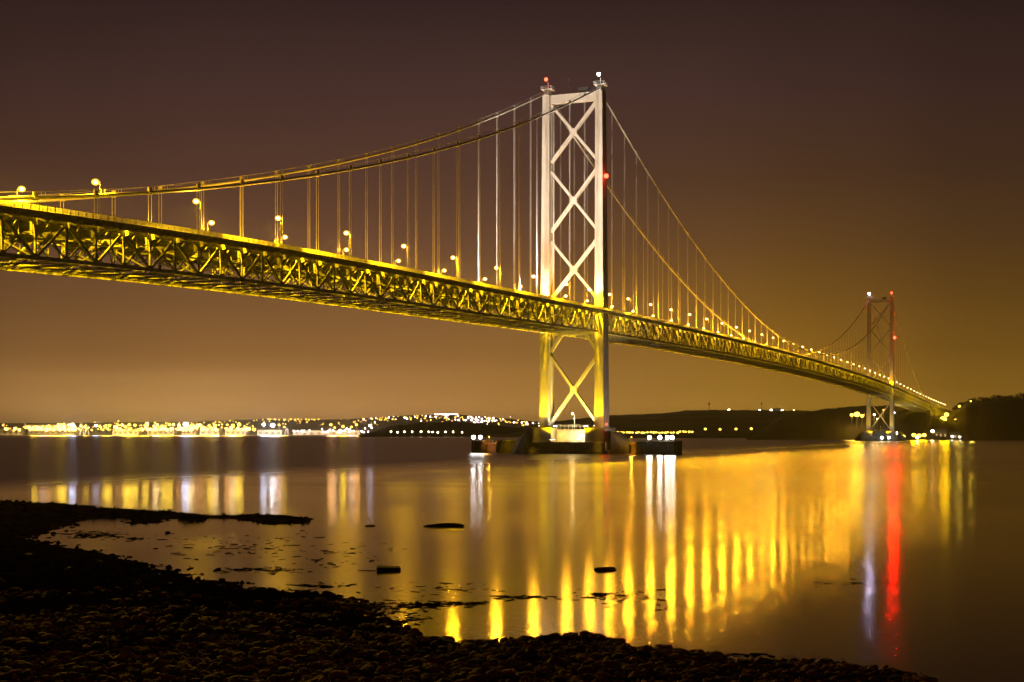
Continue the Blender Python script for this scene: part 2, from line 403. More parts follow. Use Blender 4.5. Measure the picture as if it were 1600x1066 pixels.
# keep the ones in frame
sel = [i for i in range(len(U)) if -.372 < U[i]/D[i] < .36 and YH + (CAM.z-h[i])/D[i]*F < 1060][:24]; sel.sort(key=lambda i: U[i]/D[i])
for n, i in enumerate(sel):
    o = src[n] if n < 6 else copy_obj(src[rs.randint(6)])
    p = CAM+FW*D[i]+RT*U[i]; k = s[i]
    o.location = (p.x, p.y, h[i]+.12*k); o.scale = (k, k, k*rs.uniform(.8, 1.2)); o.rotation_euler = (rs.uniform(-.3, .3), rs.uniform(-.3, .3), rs.uniform(0, 6.28))
    tag(o, f'larger rounded boulder in the beach shingle, {ordn(n+1)} big one from the left', 'boulder', 'boulders lying on the stony beach')
M_WET = mat('wet black rock', (.012,.007,.005), .8, .5, 2, bump=.8, spec=0)
def shoal(px, py, wpx, hm, seed, label, name='rock', m=M_WET, ypx=None, depth=1.0, flat=.35):
    u, D = G(px, py); p = P(px, D); w = wpx/F*D/2
    o = rock_obj(name, (w/1.05, depth, hm/.6), (p.x, p.y, hm*.1), seed, m, rz=YAW-math.pi/2)
    return tag(o, label, 'rock')
shoal(948, 891, 38, .34, 66, 'large dark lone rock in the shallows below the bridge tower')
shoal(695, 823, 74, .35, 73, 'long flat rock just breaking the calm water left of centre', depth=1.6)
shoal(297, 889, 10, .15, 74, 'small stone standing in the pool beside the left shore, leftmost of two')
shoal(341, 891, 14, .17, 75, 'small stone standing in the pool beside the left shore, rightmost of two')
shoal(578, 822, 16, .14, 76, 'tiny flat rock tip left of the long flat rock')
shoal(300, 812, 44, .5, 77, 'dark low rock hump at the water edge of the left spit', depth=1.5)
shoal(440, 812, 90, .55, 78, 'low dark rock at the outer tip of the left spit', depth=2.5)
shoal(262, 833, 7, .12, 79, 'smallest stone alone in the middle of the still pool')
# concrete block
u, D_ = G(607, 892); p = P(607, D_)
mb = MB(); mb.box(-.76,.76,-.5,.5,-.3,.26); 
blk = mb.build('concrete_block', M_DCONC, loc=(p.x, p.y, 0), bevel=.09); blk.rotation_euler = (.05, .04, YAW-math.pi/2+.12)
tag(blk, 'square edged old concrete block awash in the shallows', 'concrete block')
# seaweed in the shallows
def weed():
    rs = np.random.RandomState(5); vs = []; fs = []; off = 0
    pts = []
    for (px, py, w, h, n) in [(660,946,45,7,60),(720,943,60,5,50),(800,934,50,4,25),(460,935,60,12,120),(520,940,40,10,80),(500,915,60,5,36),(420,892,60,5,50),(370,890,30,4,20),
                              (150,836,50,7,110),(210,842,20,4,20),(240,885,60,4,18),(330,862,100,14,34),(420,850,110,20,44),(560,860,90,12,22),(700,920,110,10,28),
                              (960,930,70,8,50),(850,934,50,5,20),(640,968,60,12,36),(1000,945,60,12,16),(600,950,50,14,34),(280,842,110,8,16),(500,880,80,10,24),(1100,1025,130,5,60),(1250,1035,90,6,50),(900,1014,80,7,40),(1330,912,90,5,14)]:
        for _ in range(int(n*1.5)): pts.append((rs.normal(px, w/2.2), rs.normal(py, h/2.2)))
    for px, py in pts:
        u, D = G(px, max(py, 790)); p = P(px, D); s_ = (.06+.26*rs.uniform(0, 1)**2)*(D/70)**.5
        w = shapes[rs.randint(14)]; a = rs.uniform(0, 6.28)+YAW
        q = w*np.array([1.5, .7, .16])*s_; ca, sa = math.cos(a), math.sin(a)
        q = np.stack([q[:,0]*ca-q[:,1]*sa+p.x, q[:,0]*sa+q[:,1]*ca+p.y, q[:,2]+.01], -1)
        vs.append(q); fs.append(IF+off); off += len(w)
    me = bpy.data.meshes.new('seaweed'); fastmesh(me, np.concatenate(vs), np.concatenate(fs)); me.materials.append(mat('bladder wrack', (.012,.008,.004), .6, .4, 3, spec=0))
    o = bpy.data.objects.new('seaweed', me); COL.objects.link(o); tag(o, 'strands of dark seaweed floating in the shallow water', 'seaweed', kind='stuff')
weed()

# ================================================================ SETTING: FAR SHORES
M_HILL = mat('dark hillside', (.13,.10,.045), .95, .3, .01, c2=(.17,.13,.055), spec=.1)
M_WOOD = mat('night woodland', (.016,.011,.006), .95, .4, .02, spec=.1)
def ridge(name, prof, D0, D1, m, rough=1.0, seed=0, back=600):
    """hill: profile [(px, py of crest)] at distance D1, rising from waterline at D0"""
    pxs = np.arange(prof[0][0], prof[-1][0]+1, 3.0)
    cr = np.interp(pxs, [q[0] for q in prof], [q[1] for q in prof])
    nu = len(pxs); rows = [0, .12, .3, .5, .75, 1.0, 1.25]
    co = []
    for r in rows:
        for j, px in enumerate(pxs):
            D = D0+(D1-D0)*min(r, 1)+(back if r > 1 else 0)
            zt = Z(cr[j], D1)
            z = -3 if r == 0 else (zt*math.sin(min(r, 1)*math.pi/2)**.8 if r <= 1 else zt*.3)
            nn = noise.noise(Vector((px*.05+seed, r*5, seed)))*6*rough+noise.noise(Vector((px*.25, r*9, seed)))*2.5*rough
            if 0 < r <= 1: z = max(1.5, z+nn*(1 if r < 1 else .45))
            p = P(px, D); co.append((p.x, p.y, z))
    idx = np.arange(len(rows)*nu).reshape(len(rows), nu)
    fc = np.stack([idx[:-1,:-1], idx[:-1,1:], idx[1:,1:], idx[1:,:-1]], -1).reshape(-1, 4)
    me = bpy.data.meshes.new(name); fastmesh(me, np.array(co), fc); me.materials.append(m)
    o = bpy.data.objects.new(name, me); COL.objects.link(o); return tag(o, kind='structure')
ridge('far_shore', [(-250,668),(0,667),(200,666),(400,664),(560,664),(700,668),(860,672)], 4450, 5200, M_HILL, .6, 1)
ridge('far_hills', [(-250,662),(100,661),(300,659),(400,655),(500,656),(560,654),(640,649),(720,648),(800,655),(900,664)], 6200, 7400, M_HILL, .8, 2)
ridge('wooded_hump', [(560,681),(590,672),(620,665),(660,660),(720,659),(770,664),(810,669),(850,676)], 3000, 3350, M_WOOD, .9, 3, 200)
ridge('hills', [(740,679),(800,670),(845,661),(900,655),(960,649),(1020,647),(1080,642),(1130,641),(1200,642),(1260,643),(1340,643),(1400,645)], 2750, 4200, M_HILL, .5, 4)
ridge('low_shore', [(880,681),(960,678),(1060,678),(1200,679),(1260,680)], 2300, 2450, M_WOOD, .25, 5, 100)
ridge('headland', [(1166,687),(1180,678),(1200,666),(1225,652),(1250,646),(1290,639),(1335,635),(1390,634),(1430,640),(1450,646),(1476,650),(1490,655)], 1720, 2050, M_WOOD, .6, 6, 300)
ridge('wooded_hill', [(1438,680),(1450,668),(1468,660),(1480,650),(1492,640),(1510,631),(1540,626),(1570,625),(1600,622),(1700,616),(1850,612)], 1740, 2150, M_WOOD, .6, 7, 400)

# trees along the right-hand skyline
M_LEAF = mat('dark foliage', (.04,.042,.015), .9, .4, .3, spec=.1); M_BARK = mat('bark', (.04,.03,.02), .9)
def tree_meshes(seed):
    rs = random.Random(seed); mb = MB(); H = 14
    tr = MB(); tr.tube([(0,0,-1),(.2,0,3.5),(.1,.2,7),(0,0,11)], [.5,.4,.28,.08], 6)
    for k in range(5):
        a = rs.uniform(0, 6.28); z = rs.uniform(3.5, 8); tr.tube([(0,0,z),(math.cos(a)*2,math.sin(a)*2,z+1.6),(math.cos(a)*3.4,math.sin(a)*3.4,z+2.6)], [.22,.14,.05], 5)
    lobes = [(rs.uniform(-3.2,3.2), rs.uniform(-3.2,3.2), rs.uniform(5.5,11.5), rs.uniform(1.6,2.9)) for _ in range(9)]
    for _ in range(620):
        lx, ly, lz, lr = rs.choice(lobes); v = Vector((rs.gauss(0,1), rs.gauss(0,1), rs.gauss(0,1))).normalized()*lr*rs.uniform(.55, 1.05)
        c = Vector((lx, ly, lz))+v; s = rs.uniform(.3, .62)
        a = Vector((rs.gauss(0,1), rs.gauss(0,1), rs.gauss(0,1))).normalized(); b = a.orthogonal().normalized(); d = a.cross(b)
        n = len(mb.v); mb.v += [tuple(c+a*s), tuple(c+b*s*.8), tuple(c-a*s), tuple(c-b*s*.8)]; mb.f.append((n,n+1,n+2,n+3))
    return mb, tr
protos = []
for i in range(4):
    c, t = tree_meshes(i); e = empty('tree', (0,0,-200)); c.build('crown', M_LEAF, e); t.build('trunk', M_BARK, e); protos.append(e)
def crest(prof, px): return float(np.interp(px, [q[0] for q in prof], [q[1] for q in prof]))
rs = random.Random(4); first = list(protos)
def ordn(n): return {1:'first',2:'second',3:'third',4:'fourth',5:'fifth',6:'sixth',7:'seventh',8:'eighth',9:'ninth',10:'tenth'}.get(n, f'{n}th')
tl = []
for px in range(1494, 1606, 4): tl.append((px+rs.uniform(-1.5,1.5), 'hill'))
for px in range(1252, 1346, 7): tl.append((px+rs.uniform(-2,2), 'head'))
hp = [(1492,640),(1510,631),(1540,626),(1570,625),(1600,622),(1700,616)]; dp = [(1225,652),(1250,646),(1290,639),(1335,635),(1390,634)]
for k, (px, w) in enumerate(tl):
    D = (2150 if w == 'hill' else 2050)-rs.uniform(5, 60); z = Z(crest(hp if w == 'hill' else dp, px), D)-(5 if w == 'hill' else 9)
    if first: e = first.pop(0)
    else:
        s_ = rs.choice(protos); e = copy_obj(s_)
        for ch in kids(s_): copy_obj(ch, e)
    p = P(px, D); sc = rs.uniform(.6, 1.0)*(1 if w == 'hill' else .6); e.location = (p.x, p.y, z); e.scale = (sc*1.3, sc*1.3, sc); e.rotation_euler[2] = rs.uniform(0, 6)
    if w == 'hill': tag(e, f'dark leafy tree on the right-hand hill crest, {ordn(k+1)} from the left', 'tree', 'trees on the crest of the right-hand hill')
    else: tag(e, f'small dark tree on the headland crest left of the far tower, {ordn(k-27)} from the left', 'tree', 'trees along the headland crest')

# ================================================================ THE BRIDGE
zx = [-560,-470,-408,-362,-325,-275,-208,-110,-12,45,162,254,370,503,579,786,1006,1140,1274,1414,1600,1800,2000]
zz = [44.5,47.3,49.6,51.8,53.6,55.6,57.4,59.2,61.1,62.1,63.6,64.3,64.9,65.0,64.7,63.2,59.6,56.2,52.6,49.2,45.6,42.0,40]
_gx = np.arange(-600, 2050, 5.0); _gz = np.interp(_gx, zx, zz)
_k = np.hanning(19); _k /= _k.sum(); _gz = np.convolve(np.pad(_gz, 9, 'edge'), _k, 'valid')
def zr(x): return float(np.interp(x, _gx, _gz))         # top of the parapet
def zd(x): return zr(x)-1.25                              # footway / road level
PAN = 9.144; HG = 18.288; YT = 11.9; ZS = 154.7
def zc(x):                                                # main cable
    if x <= 0: return ZS+.4014*x+.0003257*x*x
    if x <= 1006: return 69.8+(ZS-69.8)*((x-503)/503)**2
    t = -(x-1006); return ZS+.4014*t+.0003257*t*t
bridge = empty('suspension_bridge', (0,0,0))
tag(bridge, 'long steel suspension bridge with latticed deck and crossed braced towers, lit yellow', 'bridge')
X0, X1 = -46*PAN, 155*PAN                                 # -420 .. 1417
panels = [X0+PAN*i for i in range(202)]
TT = 2.3; TB = 9.6                                        # truss chords below the rail top
def build_truss(sgn):
    y = sgn*YT
    web = MB()
    for i, x in enumerate(panels):
        zt = zr(x)-TT; zb = zr(x)-TB
        web.beam((x,y,zb), (x,y,zt), .42, .42, up=(1,0,0))
        if i < len(panels)-1:
            x2 = panels[i+1]; a, b = ((x,y,zb),(x2,y,zr(x2)-TT)) if i % 2 == 0 else ((x,y,zt),(x2,y,zr(x2)-TB))
            web.beam(a, b, .46, .5)
        if i < len(panels)-1:
            x2 = panels[i+1]; za_, zb_ = (zb, zr(x2)-TT) if i % 2 == 0 else (zt, zr(x2)-TB); xm, zm_ = (x+x2)/2, (za_+zb_)/2
            if i % 2 == 0:
                web.beam((xm,y,zm_), (x2,y,zr(x2)-TB), .26, .28); web.beam((xm,y,zm_), (xm,y,zr(xm)-TT), .22, .24)
            else:
                web.beam((xm,y,zm_), (x,y,zb), .26, .28); web.beam((xm,y,zm_), (xm,y,zr(xm)-TT), .22, .24)
        web.box(x-.7, x+.7, y-.235, y+.235, zb-.1, zb+.9)
        web.box(x-.6, x+.6, y-.235, y+.235, zt-.75, zt+.1)
    w = web.build('stiffening_truss', M_STEEL, bridge)
    tc_, bc = MB(), MB()
    for i in range(len(panels)-1):
        a, b = panels[i], panels[i+1]
        tc_.beam((a,y,zr(a)-TT), (b,y,zr(b)-TT), .6, .7); bc.beam((a,y,zr(a)-TB), (b,y,zr(b)-TB), .6, .75)
    tc_.build('top_chord', M_STEEL, w); bc.build('bottom_chord', M_STEEL, w)
for s_ in (-1, 1): build_truss(s_)
def ribbon(mb, y0, y1, dz0, dz1, xs):
    for a, b in zip(xs[:-1], xs[1:]):
        mb.hexa([(a,y0,zr(a)+dz0),(b,y0,zr(b)+dz0),(b,y1,zr(b)+dz0),(a,y1,zr(a)+dz0),(a,y0,zr(a)+dz1),(b,y0,zr(b)+dz1),(b,y1,zr(b)+dz1),(a,y1,zr(a)+dz1)])
long = [-560+PAN*i for i in range(0, 270)]
for s_ in (-1, 1):
    mb = MB(); ribbon(mb, min(s_*1.4, s_*10.6), max(s_*1.4, s_*10.6), -1.75, -1.3, long); mb.build('carriageway', M_ASPH, bridge)
    st_ = MB()
    for yy in (2.2, 4.8, 7.4, 10): ribbon(st_, s_*yy-.13, s_*yy+.13, -2.45, -1.752, long)
    st_.build('stringer', M_STEEL, bridge)
    mb = MB(); ribbon(mb, min(s_*12.9, s_*16.4), max(s_*12.9, s_*16.4), -1.5, -1.28, long)
    for yy in (13.1, 14.7, 16.25): ribbon(mb, s_*yy-.1, s_*yy+.1, -1.95, -1.502, long)
    ribbon(mb, s_*16.5-.08, s_*16.5+.08, -1.75, -1.15, long)
    mb.build('footway', M_STEEL, bridge)
    # parapet: posts, rails and mesh bars
    pr = MB()
    for dz in (0, -.3, -.5, -.7, -.9, -1.1): ribbon(pr, s_*16.55-.04, s_*16.55+.04, dz-(.1 if dz == 0 else .07), dz, long)
    x = -560
    while x < 1900:
        pr.box(x-.06, x+.06, s_*16.55-.07, s_*16.55+.07, zr(x)-1.3, zr(x)+.02); x += 2.286 if x < 600 else 9.144
    x = -425
    while x < 620: pr.box(x-.02, x+.02, s_*16.55-.09, s_*16.55+.09, zr(x)-1.15, zr(x)-.08); x += .381 if x < 150 else .762
    pr.build('parapet', M_RAIL, bridge)
    cb = MB()
    ribbon(cb, s_*11.0-.05, s_*11.0+.05, -.75, -.42, long)
    x = -560
    while x < 1900: cb.box(x-.07, x+.07, s_*11.0-.12, s_*11.0-.05, zr(x)-1.4, zr(x)-.42); x += 4.572
    cb.build('crash_barrier', M_RAIL, bridge)
# cross girders with sway frames; those at the hangers are separate parts
def girder(mb, x, dz=0.0):
    mb.box(x-.12, x+.12, -YT+.3, YT-.3, -4.2, -2.46); mb.box(x-.3, x+.3, -YT+.3, YT-.3, -4.3, -4.2)
    for s_ in (-1, 1):
        mb.hexa([(x-.1,s_*12.2,-3.3),(x+.1,s_*12.2,-3.3),(x+.1,s_*16.3,-2.15),(x-.1,s_*16.3,-2.15),(x-.1,s_*12.2,-1.96),(x+.1,s_*12.2,-1.96),(x+.1,s_*16.3,-1.96),(x-.1,s_*16.3,-1.96)])
        mb.beam((x,s_*(YT-.3),-TB+.1), (x,s_*1.0,-4.3), .3, .3); mb.beam((x,s_*(YT-.3),-4.3), (x,s_*6,-7.0), .26, .26)
    mb.box(x-.2, x+.2, -YT+.3, YT-.3, -TB-.2, -TB+.25)
gm = MB(); girder(gm, 0); g0 = None
for i in range(-22, 78):
    x = i*HG
    if g0 is None: g0 = gm.build('cross_girder', M_STEEL, bridge); o = g0
    else: o = copy_obj(g0)
    o.location = (x, 0, zr(x)+0.0)
fr = MB()
for i, x in enumerate(panels[:-1]):
    x2 = panels[i+1]; za, zb = zr(x)-TB, zr(x2)-TB
    fr.beam((x,-YT+.3,za), (x2,0,zb), .28, .28) if i % 2 == 0 else fr.beam((x,0,za), (x2,-YT+.3,zb), .28, .28)
    fr.beam((x,YT-.3,za), (x2,0,zb), .28, .28) if i % 2 == 0 else fr.beam((x,0,za), (x2,YT-.3,zb), .28, .28)
    if abs(x/HG-round(x/HG)) > .3:
        fr.box(x-.11, x+.11, -YT+.3, YT-.3, zr(x)-3.6, zr(x)-2.46); fr.box(x-.16, x+.16, -YT+.3, YT-.3, zr(x)-TB-.15, zr(x)-TB+.2)
        for s_ in (-1, 1): fr.hexa([(x-.1,s_*12.2,zr(x)-3.2),(x+.1,s_*12.2,zr(x)-3.2),(x+.1,s_*16.3,zr(x)-2.15),(x-.1,s_*16.3,zr(x)-2.15),(x-.1,s_*12.2,zr(x)-1.96),(x+.1,s_*12.2,zr(x)-1.96),(x+.1,s_*16.3,zr(x)-1.96),(x-.1,s_*16.3,zr(x)-1.96)])
for i, x in enumerate(panels[:-1]):
    x2 = panels[i+1]; xm = (x+x2)/2
    for s_ in (-1, 1):
        fr.beam((x,s_*(YT-.35),zr(x)-TT-.1), (x2,s_*5.5,zr(x2)-4.4), .22, .22)
        fr.beam((x,s_*(YT-.35),zr(x)-TT-2.8), (x,s_*8.2,zr(x)-4.3), .22, .22)
        fr.beam((xm,s_*(YT-.35),zr(xm)-TT-.1), (xm,s_*9.3,zr(xm)-4.6), .2, .2); fr.beam((xm,s_*9.3,zr(xm)-4.6), (x2,s_*(YT-.35),zr(x2)-TB+.6), .2, .2)
# service walkway and pipes below the floor
for i in range(len(panels)-1):
    a, b = panels[i], panels[i+1]
    fr.beam((a,-3,zr(a)-TB+1), (b,-3,zr(b)-TB+1), 1.1, .12); fr.beam((a,8.5,zr(a)-TB+.7), (b,8.5,zr(b)-TB+.7), .5, .5); fr.beam((a,-9,zr(a)-5.4), (b,-9,zr(b)-5.4), .35, .35)
fr.build('lateral_bracing', M_STEEL, bridge)
# viaduct girders beyond the side towers
vg = MB()
vl = [1417+PAN*i for i in range(45)]; vr = [-560+PAN*i for i in range(16)]
for y0 in (-10.5, -3.5, 3.5, 10.5):
    ribbon(vg, y0-.3, y0+.3, -4.6, -1.76, vl)
    ribbon(vg, y0-.3, y0+.3, -4.6, -2.5, vr)
vg.build('viaduct_girder', M_STEEL, bridge)
# main cables
for s_ in (-1, 1):
    mb = MB(); xs = np.concatenate([np.linspace(-408, 0, 60), np.linspace(0, 1006, 130)[1:], np.linspace(1006, 1414, 60)[1:]])
    mb.tube([(x, s_*YT, zc(x)) for x in xs], .38, 8)
    mb.tube([(-408,s_*YT,zc(-408)),(-520,s_*YT,8)], .36, 8); mb.tube([(1414,s_*YT,zc(1414)),(1540,s_*YT,8)], .36, 8)
    cb = mb.build('main_cable', M_CABLE, bridge, smooth=True)
    hr = MB()
    for o_ in (-.45, .45): hr.tube([(x, s_*YT+o_, zc(x)+1.25) for x in xs], .035, 4)
    for x in np.arange(-400, 1400, 18.288): 
        for o_ in (-.45, .45): hr.tube([(x,s_*YT+o_,zc(x)+.2),(x,s_*YT+o_,zc(x)+1.27)], .05, 4)
    hr.build('hand_rope', M_CABLE, cb)
# hangers: two ropes each with a cable band, 100 nearest as parts
def hanger_mesh(mb, x, s_, base=(0,0,0)):
    bx, by, bz = base; top = zc(x); bot = zr(x)-TT+.3
    if top-bot < .8: return False
    for o_ in (-.55, .55):
        mb.tube([(x+o_-bx, s_*YT-by, bot-bz), (x+o_-bx, s_*YT-by, top-bz)], .055, 5)
    mb.tube([(x-.7-bx,s_*YT-by,zc(x-.7)-bz),(x+.7-bx,s_*YT-by,zc(x+.7)-bz)], .52, 8)
    mb.box(x-.62-bx, x+.62-bx, s_*YT-.2-by, s_*YT+.2-by, top+.3-bz, top+1.15-bz)
    return True
rest = MB(); order = []
for i in range(-22, 77):
    for s_ in (-1, 1):
        if i in (0, 55): continue
        order.append((abs(i*HG+567), i, s_))
order.sort(); cnt = 0
for _, i, s_ in order:
    x = i*HG
    if cnt < 100:
        mb = MB()
        if hanger_mesh(mb, x, s_, (x, s_*YT, zr(x))):
            mb.build('hanger', M_ROPE, bridge, loc=(x, s_*YT, zr(x))); cnt += 1
    else: hanger_mesh(rest, x, s_)
o = rest.build('hanger', M_ROPE, bridge); o['kind'] = 'stuff'

# towers
def leg_mesh(mb, s_, zb=11.0, zt=153.7):
    def prof(z):
        t = (z-zb)/(zt-zb); hx = 3.9-1.2*t; hy = 2.05-.5*t
        g = .55; y0 = s_*(YT+.55*(1-t))
        p = [(-hx,-hy),(-.32*hx,-hy),(-.32*hx,-hy+g),(.32*hx,-hy+g),(.32*hx,-hy),(hx,-hy),(hx,hy),(.32*hx,hy),(.32*hx,hy-g),(-.32*hx,hy-g),(-.32*hx,hy),(-hx,hy)]
        return [(a, b+y0, z) for a, b in p]
    zs = [zb+(zt-zb)*k/14 for k in range(15)]; n = len(mb.v)
    for z in zs: mb.v += prof(z)
    for i in range(14):
        for j in range(12): mb.f.append((n+i*12+j, n+i*12+(j+1)%12, n+(i+1)*12+(j+1)%12, n+(i+1)*12+j))
    mb.f.append(tuple(n+14*12+j for j in range(12)))
    # ladder and stiffener bands
    mb.box(-4.2, -3.4, s_*YT-.05, s_*YT+.05, 12, 12.1)
    for k in range(1, 14):
        z = zb+(zt-zb)*k/14; t = (z-zb)/(zt-zb); hx = 3.9-1.2*t; hy = 2.05-.5*t; y0 = s_*(YT+.55*(1-t))
        mb.box(-hx-.03, -.32*hx-.02, y0-hy-.03, y0+hy+.03, z-.09, z+.09); mb.box(.32*hx+.02, hx+.03, y0-hy-.03, y0+hy+.03, z-.09, z+.09)
def make_tower(X):
    tw = empty('tower', (X,0,0), parent=bridge)
    for s_ in (-1, 1):
        mb = MB(); leg_mesh(mb, s_); mb.build('leg', M_TOWER, tw)
        sd = MB(); y = s_*YT
        sd.hexa([(-3.2,y-1.2,153.72),(3.2,y-1.2,153.72),(3.2,y+1.2,153.72),(-3.2,y+1.2,153.72),(-1.6,y-1,156.4),(1.6,y-1,156.4),(1.6,y+1,156.4),(-1.6,y+1,156.4)])
        sd.build('saddle', M_TOWER, tw)
        pf = MB(); pf.box(-2.6, 2.6, y-2.4, y+2.4, 156.42, 156.6)
        for dx in (-2.5, 0, 2.5):
            for dy in (-2.3, 0, 2.3):
                if dx or dy: pf.box(dx-.06, dx+.06, y+dy-.06, y+dy+.06, 156.6, 157.8)
        for zq in (157.2, 157.8):
            pf.box(-2.55, 2.55, y-2.35, y-2.27, zq-.04, zq+.04); pf.box(-2.55, 2.55, y+2.27, y+2.35, zq-.04, zq+.04)
            pf.box(-2.56, -2.5, y-2.26, y+2.26, zq-.04, zq+.04); pf.box(2.5, 2.56, y-2.26, y+2.26, zq-.04, zq+.04)
        pf.tube([(0,y,156.6),(0,y,160.0)], .14, 6)
        pf.build('platform', M_RAIL, tw)
    pb = MB(); pb.box(-1.7, 1.7, -YT+1.72, YT-1.72, 150.3, 153.5); pb.box(-1.9, 1.9, -YT+1.72, YT-1.72, 153.5, 153.72)
    pb.build('portal_beam', M_TOWER, tw)
    am = MB(); am.tube([(0,2.5,153.7),(0,2.5,161)], [.16,.06], 6); am.box(-.3,.3,2.2,2.8,159.6,161); am.build('mast', M_DARK, tw); MB().box(-1,1,-6.5,-2,153.73,156.2).build('equipment_cabin', M_DARK, tw)
    def xbrace(z0, z1):
        for s_ in (-1, 1):
            b = MB()
            if s_ == -1: b.beam((0,-YT+1.5,z0), (0,YT-1.5,z1), 1.9, 1.15)
            else:
                m_ = (z0+z1)/2; k = .55/(2*YT-3)*0+.045
                b.beam((0,YT-1.5,z0), (0,(YT-1.5)*.07,m_-(z1-z0)/2*.07), 1.9, 1.15); b.beam((0,-(YT-1.5)*.07,m_+(z1-z0)/2*.07), (0,-YT+1.5,z1), 1.9, 1.15)
            b.build('cross_brace', M_TOWER, tw)
        pl = MB(); m_ = (z0+z1)/2; pl.prism([(-1.02,-1.5),(1.02,-1.5),(1.02,1.5),(-1.02,1.5)], m_-1.5, m_+1.5); pl.build('gusset_plate', M_TOWER, tw)
    xbrace(125.0, 150.0); xbrace(95.3, 121.3); xbrace(zd(X)+6.0, 91.2); xbrace(13.0, 41.5)
    kb = MB()
    for s_ in (-1, 1): kb.beam((0,s_*(YT-1.4),43.6), (0,s_*(YT-6.2),zr(X)-TB-1.0), 1.6, 1.2)
    kb.box(-.8, .8, -YT+1.8, YT-1.8, zr(X)-TB-1.1, zr(X)-TB-.42)
    kb.build('knee_brace', M_TOWER, tw)
    return tw
t1 = make_tower(2.5); t2 = make_tower(1006)
# piers
def make_pier(X, near=True):
    pr = empty('pier', (X,0,0), parent=bridge)
    for s_ in (-1, 1):
        b = MB(); b.box(-8, 7, s_*YT-4.4, s_*YT+4.4, -3, 11); b.box(-8.3, 7.3, s_*YT-4.7, s_*YT+4.7, 10.5, 11.02); b.build('plinth', M_CONC, pr, bevel=.15)
    b = MB(); b.box(-2.5, 6, -YT+4.7, YT-4.7, -3, 10.2); b.build('wall', M_CONC, pr)
    b = MB(); b.box(-10.5, 9, -17.5, 17.5, -3, 4.9); b.box(-11.2, 9.5, -19, 19, -3, 1.4); b.build('base_slab', M_CONC, pr, bevel=.2)
    r = MB()
    for zq in (11.6, 12.15): r.box(-2.35, -2.27, -YT+4.5, YT-4.5, zq-.04, zq+.04)
    for k in range(9): y = -7+k*1.75; r.box(-2.36, -2.26, y-.05, y+.05, 10.2, 12.2)
    r.tube([(-1,-.5,10.2),(-1,-.5,16.5)], .16, 6); r.box(-1.5,-.5,-1.2,.2,14.8,15.0)
    r.build('guard_rail', M_RAIL, pr)
    for s_ in (-1, 1):
        c = MB()
        c.hexa([(-9.5,s_*19.2,-3),(8,s_*19.2,-3),(5,s_*27,-3),(-7,s_*27,-3),(-8.5,s_*19.2,9.2),(7,s_*19.2,9.2),(2,s_*26,4.0),(-5,s_*26,4.0)])
        c.build('cutwater', M_DCONC, pr)
    return pr
make_pier(2.5); make_pier(1006)
# side towers and viaduct piers
def side_pier(X, w, name='side_tower', top=None):
    e = empty(name, (X,0,0), parent=bridge); zt = zr(X)-TB-.4 if top is None else top
    for s_ in (-1, 1):
        b = MB(); b.hexa([(-w,s_*YT-2.4,-3),(w,s_*YT-2.4,-3),(w,s_*YT+2.4,-3),(-w,s_*YT+2.4,-3),(-w*.75,s_*YT-1.9,zt),(w*.75,s_*YT-1.9,zt),(w*.75,s_*YT+1.9,zt),(-w*.75,s_*YT+1.9,zt)])
        b.build('column', M_DCONC if name == 'side_tower' else M_CONC, e)
    b = MB(); b.box(-w*.7, w*.7, -YT+2, YT-2, zt-2.6, zt-.1); b.build('crosshead', M_CONC, e)
side_pier(-408, 3.2); side_pier(1414, 4.2)
for X in (1340,): pass
for X in (1462, 1512, 1562, 1612, 1662, 1712): side_pier(X, 1.4, 'viaduct_pier', zr(X)-4.65)
side_pier(-470, 1.4, 'viaduct_pier', zr(-470)-4.65); side_pier(-530, 1.4, 'viaduct_pier', zr(-530)-4.65)
ab = MB(); ab.box(1735, 1800, -14, 14, -3, zr(1760)-1.9); ab.build('abutment', M_CONC, bridge)
# dolphins and fenders at the near and far piers
def fender(X, y0, y1, label, lit_gap=None):
    e = empty('fender_dolphin', (X,(y0+y1)/2,0)); c = (y0+y1)/2
    b = MB(); b.box(-6, 6, y0-c, y1-c, -3, 5.0); b.build('caisson', M_PILE, e)
    b = MB(); n = int(abs(y1-y0)/1.1)
    for k in range(n): y = y0-c+.5+k*1.1; b.box(-6.28, -6.0, y-.28, y+.28, -3, 5.2)
    for k in range(10): x = -5.4+k*1.2; b.box(x-.28, x+.28, y0-c-.28, y0-c-.0, -3, 5.2)
    b.build('pile_wall', M_PILE, e)
    b = MB(); b.box(-6.4, 6.2, y0-c-.4, y1-c+.2, 5.22, 5.6)
    for k in range(int(abs(y1-y0)/3)+1): y = y0-c+.3+k*3; b.box(-6.2, -6.1, y-.05, y+.05, 5.6, 6.7)
    b.box(-6.2, -6.1, y0-c+.3, y1-c-.3, 6.62, 6.7); b.build('coping', M_CONC, e)
    return tag(e, label, 'dolphin')
fender(-3, -47.2, -30.9, 'dark sheet piled dolphin right of the near pier carrying four white lights')
fender(4, 27.6, 34.2, 'dark piled dolphin between the near pier and the small left dolphin')
fender(4, 41.4, 46, 'narrow dark dolphin at the far left end of the near pier with two white lights')
def walk(X, y0, y1, lab):
    b = MB(); b.box(X-1.4, X+1.4, y0, y1, 3.9, 4.4); b.box(X-.4, X+2.8, y0+.2, y1-.2, -3, 3.88)
    for k in range(5): y = y0+.3+k*(y1-y0-.6)/4; b.box(X-1.35, X-1.25, y-.05, y+.05, 4.4, 5.5)
    o = b.build('access_bridge', mat('timber', (.25,.14,.06), .8, .3, 1), None); return tag(o, lab, 'walkway')
walk(-3, -30.4, -27.0, 'short orange lit timber walkway joining the near pier to the right dolphin')
walk(4, 34.6, 41.0, 'short orange lit timber walkway joining the two left dolphins')

